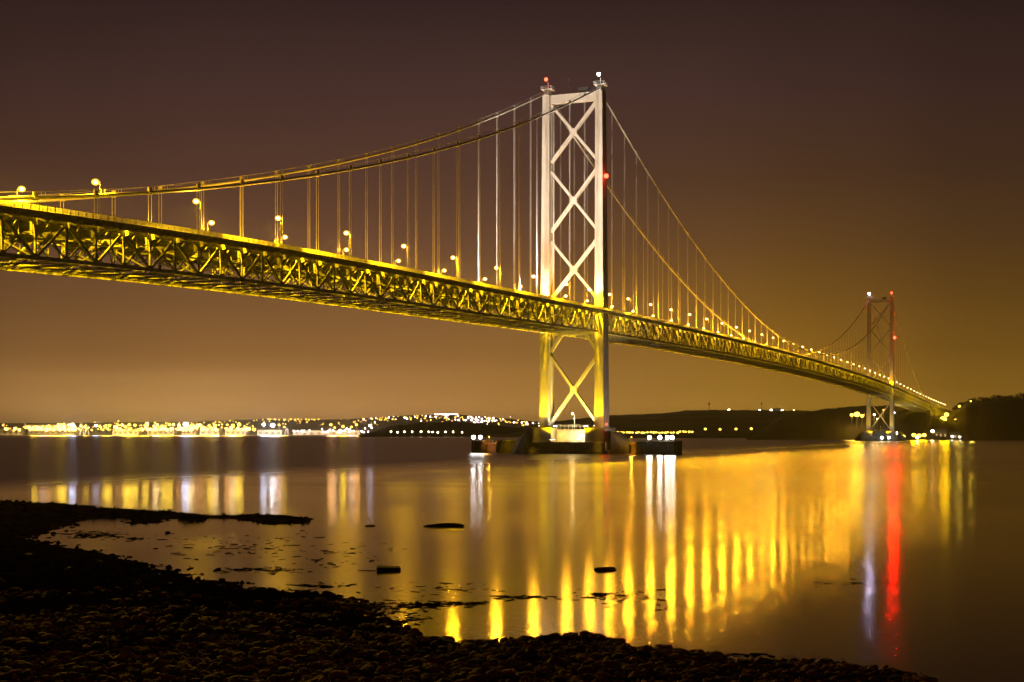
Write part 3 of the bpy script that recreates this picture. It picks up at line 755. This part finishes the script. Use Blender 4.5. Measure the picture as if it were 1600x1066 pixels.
# ================================================================ LIGHTS AND LAMPS
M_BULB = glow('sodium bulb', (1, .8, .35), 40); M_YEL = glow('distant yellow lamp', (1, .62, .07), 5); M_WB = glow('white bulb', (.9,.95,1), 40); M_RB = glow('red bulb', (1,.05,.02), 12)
def halo_glow():  # half-transparent emission, imitates the halo of light round a lamp
    m = bpy.data.materials.new('amber lamp halo'); m.use_nodes = True; t = m.node_tree; t.nodes.clear()
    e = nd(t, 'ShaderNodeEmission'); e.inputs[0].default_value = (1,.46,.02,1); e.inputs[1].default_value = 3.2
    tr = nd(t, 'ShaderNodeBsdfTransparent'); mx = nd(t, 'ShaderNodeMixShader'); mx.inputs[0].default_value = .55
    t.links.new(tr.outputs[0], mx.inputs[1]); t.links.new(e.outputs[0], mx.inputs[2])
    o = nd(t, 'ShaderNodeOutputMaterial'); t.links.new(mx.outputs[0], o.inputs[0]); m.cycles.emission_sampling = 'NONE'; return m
M_HALO = halo_glow()
M_WARMB = glow('warm bulb', (1,.78,.42), 30); M_POST = mat('lamp post paint', (.035,.035,.035), .5, .1, 1)
def make_streetlamp(s_):
    e = empty('street_lamp')
    p = MB(); p.tube([(0,0,-.2),(0,0,8.9),(0,-s_*.2,9.15),(0,-s_*.9,9.2)], [.1,.065,.05,.05], 6); p.build('post', M_POST, e, smooth=True)
    h = MB(); h.hexa([(-.22,-s_*.7,9.12),(.22,-s_*.7,9.12),(.22,-s_*1.7,9.12),(-.22,-s_*1.7,9.12),(-.12,-s_*.8,9.36),(.12,-s_*.8,9.36),(.12,-s_*1.6,9.36),(-.12,-s_*1.6,9.36)]); h.build('lamp_head', M_DARK, e)
    d_ = MB(); d_.ball((0,-s_*1.2,8.95), .85, 12, 8, .8); d_.build('halo_shell', M_HALO, e, smooth=True)  # oversized glowing shell, added to imitate a halo round the bulb
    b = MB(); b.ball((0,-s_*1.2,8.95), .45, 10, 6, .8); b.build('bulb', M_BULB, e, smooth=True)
    lamp('glow', AMBER, LAMP_W*.26, (0,-s_*1.2,8.1), e, .35)
    l = bpy.data.lights.new('beam', 'SPOT'); l.energy = LAMP_W; l.color = SODIUM; l.spot_size = math.radians(166); l.spot_blend = .25; l.shadow_soft_size = .3
    o = bpy.data.objects.new('beam', l); COL.objects.link(o); o.parent = e; o.location = (0,-s_*1.2,8.1)
    return e
LAMP_W = 80000
def mk_glow(w):
    l = bpy.data.lights.new('glow', 'POINT'); l.energy = LAMP_W*w; l.color = AMBER; l.shadow_soft_size = .5; return l
glow_a, glow_b, glow_c = mk_glow(.40), mk_glow(.24), mk_glow(.07)
glow_b.shadow_soft_size = 1.3
dim_beam = bpy.data.lights.new('beam', 'SPOT'); dim_beam.energy = LAMP_W*.4; dim_beam.color = SODIUM; dim_beam.spot_size = math.radians(166); dim_beam.spot_blend = .25; dim_beam.shadow_soft_size = .3
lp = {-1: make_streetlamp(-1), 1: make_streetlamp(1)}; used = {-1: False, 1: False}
rows = {-1: [-400,-363.6,-327.2,-291,-254.8,-218.6,-182.4,-146.1,-109,-72.5,-35.8,-7.5,20.3,47.6,84]+[120.3+36.4*k for k in range(44)],
        1: [-398,-362,-325.9,-254.4,-217.7,-181.1,-145,-108.4,-71.1,-34.1,-5.4,20.3,49.8,87.1]+[122+36.4*k for k in range(44)]}
def ordn(n): return {1:'first',2:'second',3:'third',4:'fourth',5:'fifth',6:'sixth',7:'seventh',8:'eighth',9:'ninth',10:'tenth'}.get(n, f'{n}th')
for s_ in (-1, 1):
    xs = [x for x in rows[s_] if x < 1735]; left = sorted([x for x in xs if x < 0], reverse=True); right = sorted([x for x in xs if 0 < x < 1006]); far_ = sorted([x for x in xs if x >= 1006])
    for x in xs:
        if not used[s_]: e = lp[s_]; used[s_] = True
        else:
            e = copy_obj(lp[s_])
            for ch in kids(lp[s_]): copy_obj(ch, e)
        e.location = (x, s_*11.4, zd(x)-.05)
        if x > 30:
            for ch in kids(e):
                if ch.type == 'LIGHT' and ch.data.type == 'SPOT': ch.data = dim_beam
                if ch.type == 'LIGHT' and ch.data.type == 'POINT': ch.data = glow_a if x < 400 else glow_b if x < 720 else glow_c
        side = 'near' if s_ < 0 else 'rear'
        if x < 0: lab = f'lit street lamp on the {side} kerb of the deck, {ordn(left.index(x)+1)} left of the near tower'
        elif x < 1006: lab = f'lit street lamp on the {side} kerb of the deck, {ordn(right.index(x)+1)} right of it' if False else f'lit street lamp, {side} kerb of the main span, {ordn(right.index(x)+1)} right of the near tower'
        else: lab = f'lit street lamp, {side} kerb of the deck, {ordn(far_.index(x)+1)} beyond the far tower'
        tag(e, lab, 'street lamp', 'street lamps along the bridge deck')

# tower floodlights (housings on the deck and on the piers)
def flood(loc, target, power, angle, c, label, blend=.6, size=.5, bulb=M_WARMB, group=None):
    e = empty('floodlight', loc)
    h = MB(); h.box(-size, size, -size*.8, size*.8, 0, size*.5); h.tube([(0,0,-.6),(0,0,0)], .12, 6); h.build('housing', M_DARK, e)
    g = MB(); g.box(-size*.85, size*.85, -size*.65, size*.65, size*.5+.01, size*.5+.05); g.build('lens', bulb, e)
    l = bpy.data.lights.new('beam', 'SPOT'); l.energy = power; l.color = c; l.spot_size = math.radians(angle); l.spot_blend = blend; l.shadow_soft_size = .4
    o = bpy.data.objects.new('beam', l); COL.objects.link(o); o.parent = e; o.location = (0,0,size*.5+.3)
    d = Vector(target)-Vector(loc); o.rotation_euler = d.to_track_quat('-Z', 'Y').to_euler()
    return tag(e, label, 'floodlight', group)
def near_name(s_): return 'right' if s_ < 0 else 'left'
CREAM = (1, .82, .65)
for s_ in (-1, 1):
    nn = near_name(s_)
    flood((-92, s_*12.3, zd(-92)+1), (0, s_*12, 145), 6.0e5, 78, CREAM, f'floodlight on the deck before the near tower, aimed up its {nn} leg', 1.0)
    flood((-7.5, s_*9.5, zd(-8)+.8), (-2, s_*12, 90), 5e4, 80, CREAM, f'floodlight on the deck at the foot of the {nn} leg of the near tower', .9)
    flood((-2.5, s_*5.5, zd(0)+.8), (0, -s_*2, 90), 2.4e4, 90, CREAM, f'floodlight inside the near tower by its {nn} leg shining on the braces', .9)
    flood((-7.4, s_*12.3, 11.6), (-3.6, s_*12.3, 32), 6e3, 120, SODIUM, f'floodlight on top of the {nn} plinth of the near pier', .9, size=.35)
    flood((-10, s_*6.0, 5.6), (-1.5, s_*10.5, 30), 7e4, 90, SODIUM, f'floodlight on the near pier base, inner side of the {nn} plinth', .9)
    flood((-6.6, s_*6.0, 5.6), (-2.5, s_*3, 8.4), 1.6e4 if s_ < 0 else 7e3, 150, (1,.82,.45) if s_ < 0 else (1,.58,.04), f'low floodlight washing the pier wall beside the {nn} plinth', .9)
    flood((-2.0, s_*7.0, 11.2), (0, s_*8, 20), 1.0e4, 120, (1,.78,.22), f'bright white floodlight at the foot of the {nn} lower tower leg', .9, bulb=M_WB, size=.8)
    flood((984, s_*12.6, zd(984)+1), (1006, s_*12, 100), 3.5e3, 80, (1,.68,.75), f'floodlight on the deck below the {nn} leg of the far tower', .9)
    flood((994, s_*8, 6), (1003, s_*11.5, 26), 2e4, 100, SODIUM, f'floodlight on the far pier beside its {nn} plinth', .9)
# navigation and beacon lights
def beacon(name, px_or_loc, c, bulb, power, label, r=.5, cat='beacon', group=None, post=1.2):
    e = empty(name, px_or_loc); b = MB(); b.tube([(0,0,-post),(0,0,-r*.5)], .12, 6); b.build('post', M_DARK, e)
    g = MB(); g.ball((0,0,0), r, 10, 7); g.build('bulb', bulb, e, smooth=True)
    if power: lamp('glow', c, power, (0,0,0), e, r+.06)
    return tag(e, label, cat, group)
for o_ in []: pass
beacon('aircraft_beacon', (0, YT, 160.6), RED, M_RB, 1500, 'red aircraft beacon on top of the left leg of the near tower', .75)
beacon('aircraft_beacon', (0, -YT, 160.6), (.75,.85,1), M_WB, 1500, 'bluish white beacon on top of the right leg of the near tower', .7)
beacon('aircraft_beacon', (0, -YT-3.3, 117.3), RED, M_RB, 2500, 'red beacon halfway up the right leg of the near tower', .95, post=.5)
beacon('aircraft_beacon', (1006, YT, 160.6), (.72,.55,1), M_WB, 70000, 'white beacon on top of the left leg of the far tower', 1.1)
beacon('aircraft_beacon', (1006, -YT, 160.6), RED, M_RB, 220000, 'red beacon on top of the right leg of the far tower', 1.1)
beacon('aircraft_beacon', (1006, -YT-3.2, 112), RED, M_RB, 500000, 'red beacon halfway up the right leg of the far tower', 1.5, post=.5)
for y, q in ((-36.8,'leftmost'),(-41.2,'second from the left'),(-44.4,'third from the left'),(-46.5,'rightmost')):
    beacon('navigation_light', (-9, y, 6.9), (1,.93,.8), M_WB, 6500, f'white navigation light on the right dolphin, {q} of the four', .8, 'navigation light', 'lights on the right dolphin')
for y, q in ((45.2,'left'),(42,'right')):
    beacon('navigation_light', (-1.5, y, 6.9), (.95,.95,.95), M_WB, 6500, f'white navigation light on the small left dolphin, {q} one of the pair', .8, 'navigation light', 'lights on the left dolphin')
beacon('navigation_light', (-7, -17.6, 12.4), RED, M_RB, 1200, 'small red light at the right end of the near pier', .35, 'navigation light')
beacon('work_light', (-1, -.5, 16.9), WARM, M_WARMB, 1500, 'small lamp on the short mast in the middle of the near pier', .35, 'lamp')
beacon('work_light', (-8, -28.8, 7.0), (1,.42,.05), M_YEL, 6000, 'orange lamp over the short walkway right of the near pier', .3, 'lamp')
beacon('work_light', (-1, 38, 7.0), (1,.42,.05), M_YEL, 6000, 'orange lamp over the walkway between the two left dolphins', .3, 'lamp')
for k, (px, py) in enumerate(((1353,677),(1378,684),(1389,684),(1433,684))):
    D = 1500 if k else 1570; p = P(px, D)
    beacon('navigation_light', (p.x, p.y, max(Z(py, D), 3.2)), WHITE, M_WB, 12000, ('bluish white light left of the far pier','white light low on the far pier, left of a pair','white light low on the far pier, right of a pair','white light at the waterline below the lit viaduct piers')[k], 1.1, 'navigation light', post=3.4)

# ================================================================ FAR LIGHTS
def far_lamp(px, py, D, c, power, r, bulb, name='quay_lamp', label=None, group=None, cat='lamp', base=2, soft=None):
    p = P(px, D); z = Z(py, D); e = empty(name, (p.x, p.y, z))
    b = MB(); b.tube([(0,0,base-z),(0,0,-r*.3)], .35, 5); b.build('post', M_DARK, e)
    g = MB(); g.ball((0,0,0), r, 8, 6, .8); g.build('bulb', bulb, e, smooth=True)
    if power: lamp('glow', c, power, (0,0,0), e, soft or r*1.1, key=(tuple(c), power, r))
    return tag(e, label, cat, group)
YEL = (1,.66,.06); ORA = (1,.5,.16); BLU = (.62,.7,1); PNK = (1,.62,.45)
quay = [(54,.9,YEL),(67,.5,PNK),(76,.5,ORA),(88,.6,YEL),(95,.8,YEL),(100,.8,YEL),(113,1.1,BLU),(134,.25,YEL),(150,.3,BLU),(164,.7,YEL),(171,.8,YEL),(185,.2,ORA),(196,1.2,YEL),(202,1,YEL),(211,.9,YEL),
        (227,1.1,YEL),(244,1.2,WARM),(256,1,YEL),(265,1,YEL),(279,.3,ORA),(290,2,BLU),(299,1,WARM),(307,.3,ORA),(315,.5,ORA),(327,1,YEL),(336,1.3,WARM),(355,.5,ORA),(364,1.4,WARM),(374,1.3,YEL),
        (412,.9,BLU),(426,1.6,WHITE),(436,.6,PNK),(444,.3,YEL),(517,.8,ORA),(523,.4,PNK),(536,1,YEL),(549,.6,PNK),(557,.6,ORA),(578,.22,BLU)]
rq = random.Random(3)
for k, (px, s_, c) in enumerate(quay):  # bulbs drawn far oversized to imitate bloom around each lamp
    far_lamp(px, 669-rq.uniform(0, 6), 4360+rq.uniform(-40, 0), c, round(s_*8e5), 2.8+2.2*s_, M_WB if c in (BLU, WHITE) else M_YEL,
             label=f'lamp mast on the distant left quay, {ordn(k+1)} from the left', soft=9, group='lamp masts along the distant quay')
# dock sheds and cranes on the left shore
M_SHED = mat('shed cladding', (.55,.5,.4), .8, .15, .02)
def shed(px0, px1, py, D, label, roof=True, m=M_SHED):
    a, b = P(px0, D), P(px1, D); w = (b-a).length; z = Z(py, D); c = (a+b)/2
    e = empty('warehouse', (c.x, c.y, 2), YAW-math.pi/2)
    mb = MB(); mb.box(-w/2, w/2, 0, 60, 0, z-2); mb.build('wall', m, e)
    rf = MB(); rf.hexa([(-w/2-2,-2,z-1.9),(w/2+2,-2,z-1.9),(w/2+2,62,z-1.9),(-w/2-2,62,z-1.9),(-w/2,28,z+3),(w/2,28,z+3),(w/2,32,z+3),(-w/2,32,z+3)]); rf.build('roof', M_DARK, e)
    n = max(3, min(9, int(w/16)))
    for k in range(n): x = -w/2+w*(k+.5)/n; MB().box(x-4, x+4, -.6, -.05, (z-2)*.15, (z-2)*.6).build('door', mat('shed door', (.12,.12,.13), .6), e)
    return tag(e, label, 'warehouse')
for (a, b, py, D, lb) in [(-6,30,670,4475,'low lit dock shed at the extreme left of the far shore'),(44,96,664,4500,'tall brightly lit dock hall at the far left, left of the crane'),(98,116,668,4480,'small lit shed between the tall dock hall and the crane'),
                      (176,216,671,4480,'wide yellow lit shed right of the blue quay light'),(230,272,669,4490,'lit dock hall left of the brightest white quay light'),(284,306,667,4490,'white lit hall behind the brightest quay light'),(312,342,670,4480,'long yellow lit shed, third from the right among the dock sheds'),
                      (352,384,671,4480,'yellow lit shed at the right end of the glowing dockyard'),(402,440,672,4480,'bluish lit low shed left of the long white quay building'),(458,562,673,4485,'very long low white lit building on the distant quay')]:
    shed(a, b, py, D, lb)
def crane(px, D, H, label, name='dock_crane'):
    p = P(px, D); e = empty(name, (p.x, p.y, 2), YAW+.5)
    b = MB()
    for x in (-6, 6):
        for y in (-6, 6): b.beam((x,y,0), (x*.4,y*.4,H*.55), 1.2, 1.2)
    b.box(-4, 4, -4, 4, H*.55, H*.7); b.build('tower', M_STEEL, e)
    j = MB(); j.beam((0,0,H*.68), (H*.55,0,H), 1.3, 1.6); j.beam((0,0,H*.68), (-H*.25,0,H*.72), 1.5, 1.5); j.beam((-H*.2,0,H*.72), (0,0,H*.95), .6, .6); j.beam((0,0,H*.95), (H*.5,0,H*.97), .4, .4); j.build('jib', M_STEEL, e)
    return tag(e, label, 'crane')
crane(128, 4450, 42, 'lit dock crane with raised jib on the far left quay'); crane(136, 4460, 34, 'smaller dock crane just right of the taller one'); crane(448, 4460, 26, 'low crane at the left end of the long white quay building')
# town lights
def lights_stuff(name, pts, bulb, label):
    mb = MB()
    for (px, py, D, r) in pts: 
        p = P(px, D); mb.ball((p.x, p.y, Z(py, D)), r, 5, 4)
    o = mb.build(name, bulb); tag(o, label, 'lights', kind='stuff')
rt = random.Random(11)
pts1 = []; pts2 = []; pts3 = []
def crestpx(px): return float(np.interp(px, [-250,100,300,400,500,560,640,720,800,860], [662,661,659,655,656,654,649,648,655,662]))
for _ in range(150):
    px = rt.uniform(560, 850); c = crestpx(px); py = c+abs(rt.gauss(0, 1))*5+.5
    if py < 668: (pts1 if rt.random() < .75 else pts2).append((px, py, 6150-rt.uniform(0,50), rt.uniform(1.6, 3.6)))
for _ in range(110): px = rt.uniform(0, 560); pts1.append((px, crestpx(px)+rt.uniform(.5, 10), 6150, rt.uniform(1.4, 3.2)))
for px in np.arange(412, 500, 5): pts1.append((px+rt.uniform(-2,2), 655.5+rt.uniform(-.6,.6), 6160, 3.2))
for px in np.arange(680, 716, 3.4): pts3.append((px, 647.4, 7300, 3.0))
for _ in range(34): pts2.append((rt.gauss(750, 20), rt.gauss(656, 2.6), 6140, rt.uniform(1.4, 3.4)))
for _ in range(200): pts1.append((rt.uniform(0, 400), 673-abs(rt.gauss(0, 4.5)), 4430, rt.uniform(1.5, 3.4)))
for _ in range(50): pts3.append((rt.uniform(455, 640), 676-abs(rt.gauss(0, 3)), 4425, rt.uniform(1.5, 2.8)))
pts4 = [(rt.choice([rt.uniform(44,118), rt.uniform(175,390), rt.uniform(0,390)]), 672.5-abs(rt.gauss(0, 4)), 4420, rt.uniform(2.5, 6)) for _ in range(150)]
lights_stuff('dock_lights', pts4, glow('orange dock lamp', (1, .5, .12), 7), 'dense glare of orange and white working lights over the docks at left')
lights_stuff('town_lights', pts1[::3], glow('orange town lamp', (1, .42, .08), 3.5), 'scattered orange lights of the distant town, between the yellow ones')
lights_stuff('town_lights', [q for i_, q in enumerate(pts1) if i_ % 3], M_YEL, 'countless yellow street and window lights of the distant town')
lights_stuff('town_lights', pts2+pts3, glow('pink white bulb', (1,.75,.75), 14), 'countless pale pinkish lights of the distant town')
# individual lamps along the waterfront
for k, px in enumerate((611,621,632,644,658,670,676,684,696,708,722)):
    far_lamp(px, 675.2+rt.uniform(-.6,.6), 2960, WARM, 0, 1.6, M_WARMB, 'street_lamp', f'small lamp at the water edge below the wooded hump, {ordn(k+1)} from the left', 'lamps below the wooded hump', 'street lamp', 0)
for k in range(26):
    px = 966+k*4.6+rt.uniform(-1, 1); yy_ = 676.5-rt.uniform(0, 1)-(1.5 if px > 1060 else 0)
    far_lamp(px, yy_, 2500, YEL, 30000 if k % 4 == 0 else 0, 1.9 if k % 4 else 2.4, M_YEL, 'street_lamp', f'yellow lamp of the shore road right of the near pier, {ordn(k+1)} from the left', 'lamps along the far shore road', 'street lamp', 3)
for px, py, lb in ((1102,670.5,'leftmost'),(1125,671,'second'),(1150,670.5,'third'),(1174,670,'rightmost')):
    far_lamp(px, py, 2500, YEL, 0, 2.4, M_YEL, 'street_lamp', f'lone bright yellow lamp low on the hillside, {lb} of the four', None, 'street lamp', 3)
for px, py, c, lb in ((1187,641.5,WHITE,'white lamp on the hill crest left of the dark domed building'),(1205,641,WARM,'warm lamp at the left end of the domed hilltop building'),(1222,641.5,WARM,'warm lamp at the right end of the domed hilltop building'),(1240,642,WARM,'warm lamp on the crest right of the domed hilltop building'),(1139,640.8,WARM,'faint lamp on the hill crest between the two masts')):
    far_lamp(px, py, 4150, c, 90000, 3.2, M_WB if c == WHITE else M_WARMB, 'hilltop_lamp', lb, None, 'lamp', 60)
def dome():
    p = P(1213, 4190); e = empty('hilltop_building', (p.x, p.y, Z(643, 4190)), YAW-math.pi/2)
    b = MB(); b.box(-18, 18, -8, 8, -4, 4); b.build('wall', M_DCONC, e); d = MB(); d.ball((0,0,3), 17, 14, 8, .45); d.build('roof', M_DARK, e)
    w = MB()
    for k in range(7): w.box(-15+k*4.6, -12.6+k*4.6, -8.3, -8.02, .5, 2.5)
    w.build('window', M_WARMB, e); tag(e, 'dark domed building on the crest of the hill', 'building')
dome()
for px, lb in ((1108,'thin radio mast on the hill crest, left one'),(1190,'thin radio mast on the hill crest beside the domed building')):
    p = P(px, 4170); e = empty('radio_mast', (p.x, p.y, Z(643, 4170))); b = MB(); b.tube([(0,0,-3),(0,0,30)], [1.1,.5], 6); b.build('pole', M_DARK, e)
    c = MB(); c.box(-2.2,2.2,-2.2,2.2,20,25); c.build('antenna', M_DARK, e); tag(e, lb, 'mast')
# lamps on the headland, at the far end and on the right hill
for px, py, D, c, pw, r, bl, lb in [(1331,648.5,1770,YEL,60000,2.4,M_YEL,'leftmost yellow lamp of the close cluster on the headland'),(1339,647.5,1770,(1,.5,.03),180000,3.8,M_YEL,'middle and brightest yellow lamp of the cluster on the headland'),(1347,650,1770,YEL,60000,2.4,M_YEL,'rightmost yellow lamp of the close cluster on the headland'),
        (1366,648,1750,WARM,30000,1.2,M_WARMB,'warm lamp seen just right of the left leg of the far tower'),(1371,655,1750,WARM,20000,1.1,M_WARMB,'small warm lamp under the far tower braces'),(1397,645,1750,WHITE,12000,.9,M_WB,'white lamp just right of the far tower under the deck'),
        (1381,641,1760,(.8,1,.1),16000,1.4,M_YEL,'greenish yellow lamp between the far tower legs'),(1401,677,1640,WARM,12000,1.8,M_WARMB,'bright lamp right of the far pier'),(1457,674,1735,WARM,12000,2.0,M_WARMB,'bright lamp right of the dark side tower'),
        (1488,682,1725,WHITE,800,1.2,M_WB,'white lamp at the waterline under the wooded hill'),(1500,683,1725,WHITE,1500,.9,M_WB,'small white lamp at the waterline, right of the larger one'),
        (1499,635,2040,YEL,40000,1.9,M_YEL,'yellow lamp among trees near the top of the right hill'),(1517,627,2080,YEL,20000,1.3,M_YEL,'faint yellow lamp higher on the right hill'),(1493,656,1900,YEL,20000,1.5,M_YEL,'yellow lamp halfway down the right hill near the bridge end'),
        (1525,660.5,1850,WARM,16000,1.2,M_WARMB,'small lone lamp in the dark middle of the right hill'),(1569,662,1860,(.8,.9,.1),30000,.9,M_WARMB,'dim lamp lighting trees at the right edge of the hill')]:
    far_lamp(px, py, D, c, pw, r, bl, 'shore_lamp', lb, None, 'lamp', 2)
# floodlit abutment and viaduct piers
for k, (px, py, D, pw) in enumerate(((1428,680,1640,1.1e5),(1436,681,1660,1.1e5),(1444,680,1690,8e4),(1474,655,1900,1.5e5),(1479,648,2000,1e5),(1412,682,1630,1.5e4))):
    far_lamp(px, py, D, SODIUM, pw, (2.6,2.8,2.6,4.6,3.4,2.0)[k], M_YEL, 'floodlight', ('floodlight at the foot of the viaduct piers, leftmost','floodlight at the foot of the viaduct piers, middle','floodlight at the foot of the viaduct piers, rightmost','very bright yellow floodlight by the far abutment','smaller floodlight above the brightest one at the far abutment','yellow floodlight on the shore between far pier and viaduct')[k], None, 'floodlight', 1)
# small shore buildings at the far pier
for (px0, px1, py, D, lb) in ((1402,1412,676,1655,'small lit shore house right of the far pier'),(1460,1480,672,1745,'long lit low building at the foot of the abutment'),(1486,1500,676,1740,'low dark building at the waterline under the right hill')):
    a, b = P(px0, D), P(px1, D); w = (b-a).length; z = Z(py, D); c = (a+b)/2; e = empty('shore_building', (c.x, c.y, 0), YAW-math.pi/2)
    mb = MB(); mb.box(-w/2, w/2, 0, 9, -2, z*.8); mb.build('wall', M_DCONC, e)
    r = MB(); r.hexa([(-w/2-.5,-.5,z*.8+.01),(w/2+.5,-.5,z*.8+.01),(w/2+.5,9.5,z*.8+.01),(-w/2-.5,9.5,z*.8+.01),(-w/2,4,z*1.15),(w/2,4,z*1.15),(w/2,5,z*1.15),(-w/2,5,z*1.15)]); r.build('roof', M_DARK, e)
    q = MB()
    for k in range(3): x = -w/2+w*(k+.5)/3; q.box(x-.6, x+.6, -.12, -.03, z*.3, z*.6)
    q.build('window', glow('dim window', (1,.6,.2), 1.0), e); tag(e, lb, 'building')

# ================================================================ NIGHT AIR
def haze():
    mb = MB(); mb.box(-9050, 16050, -12050, 16050, -4.5, 190); m = bpy.data.materials.new('night haze'); m.use_nodes = True; t = m.node_tree; t.nodes.clear()
    v = nd(t, 'ShaderNodeVolumePrincipled'); v.inputs['Color'].default_value = (.95,.9,.82,1); v.inputs['Density'].default_value = HAZE; v.inputs['Anisotropy'].default_value = .35
    o = nd(t, 'ShaderNodeOutputMaterial'); t.links.new(v.outputs[0], o.inputs['Volume'])
    ob = mb.build('haze', m); tag(ob, 'thin warm haze hanging over the firth', 'haze', kind='stuff')
HAZE = 6e-5
haze()
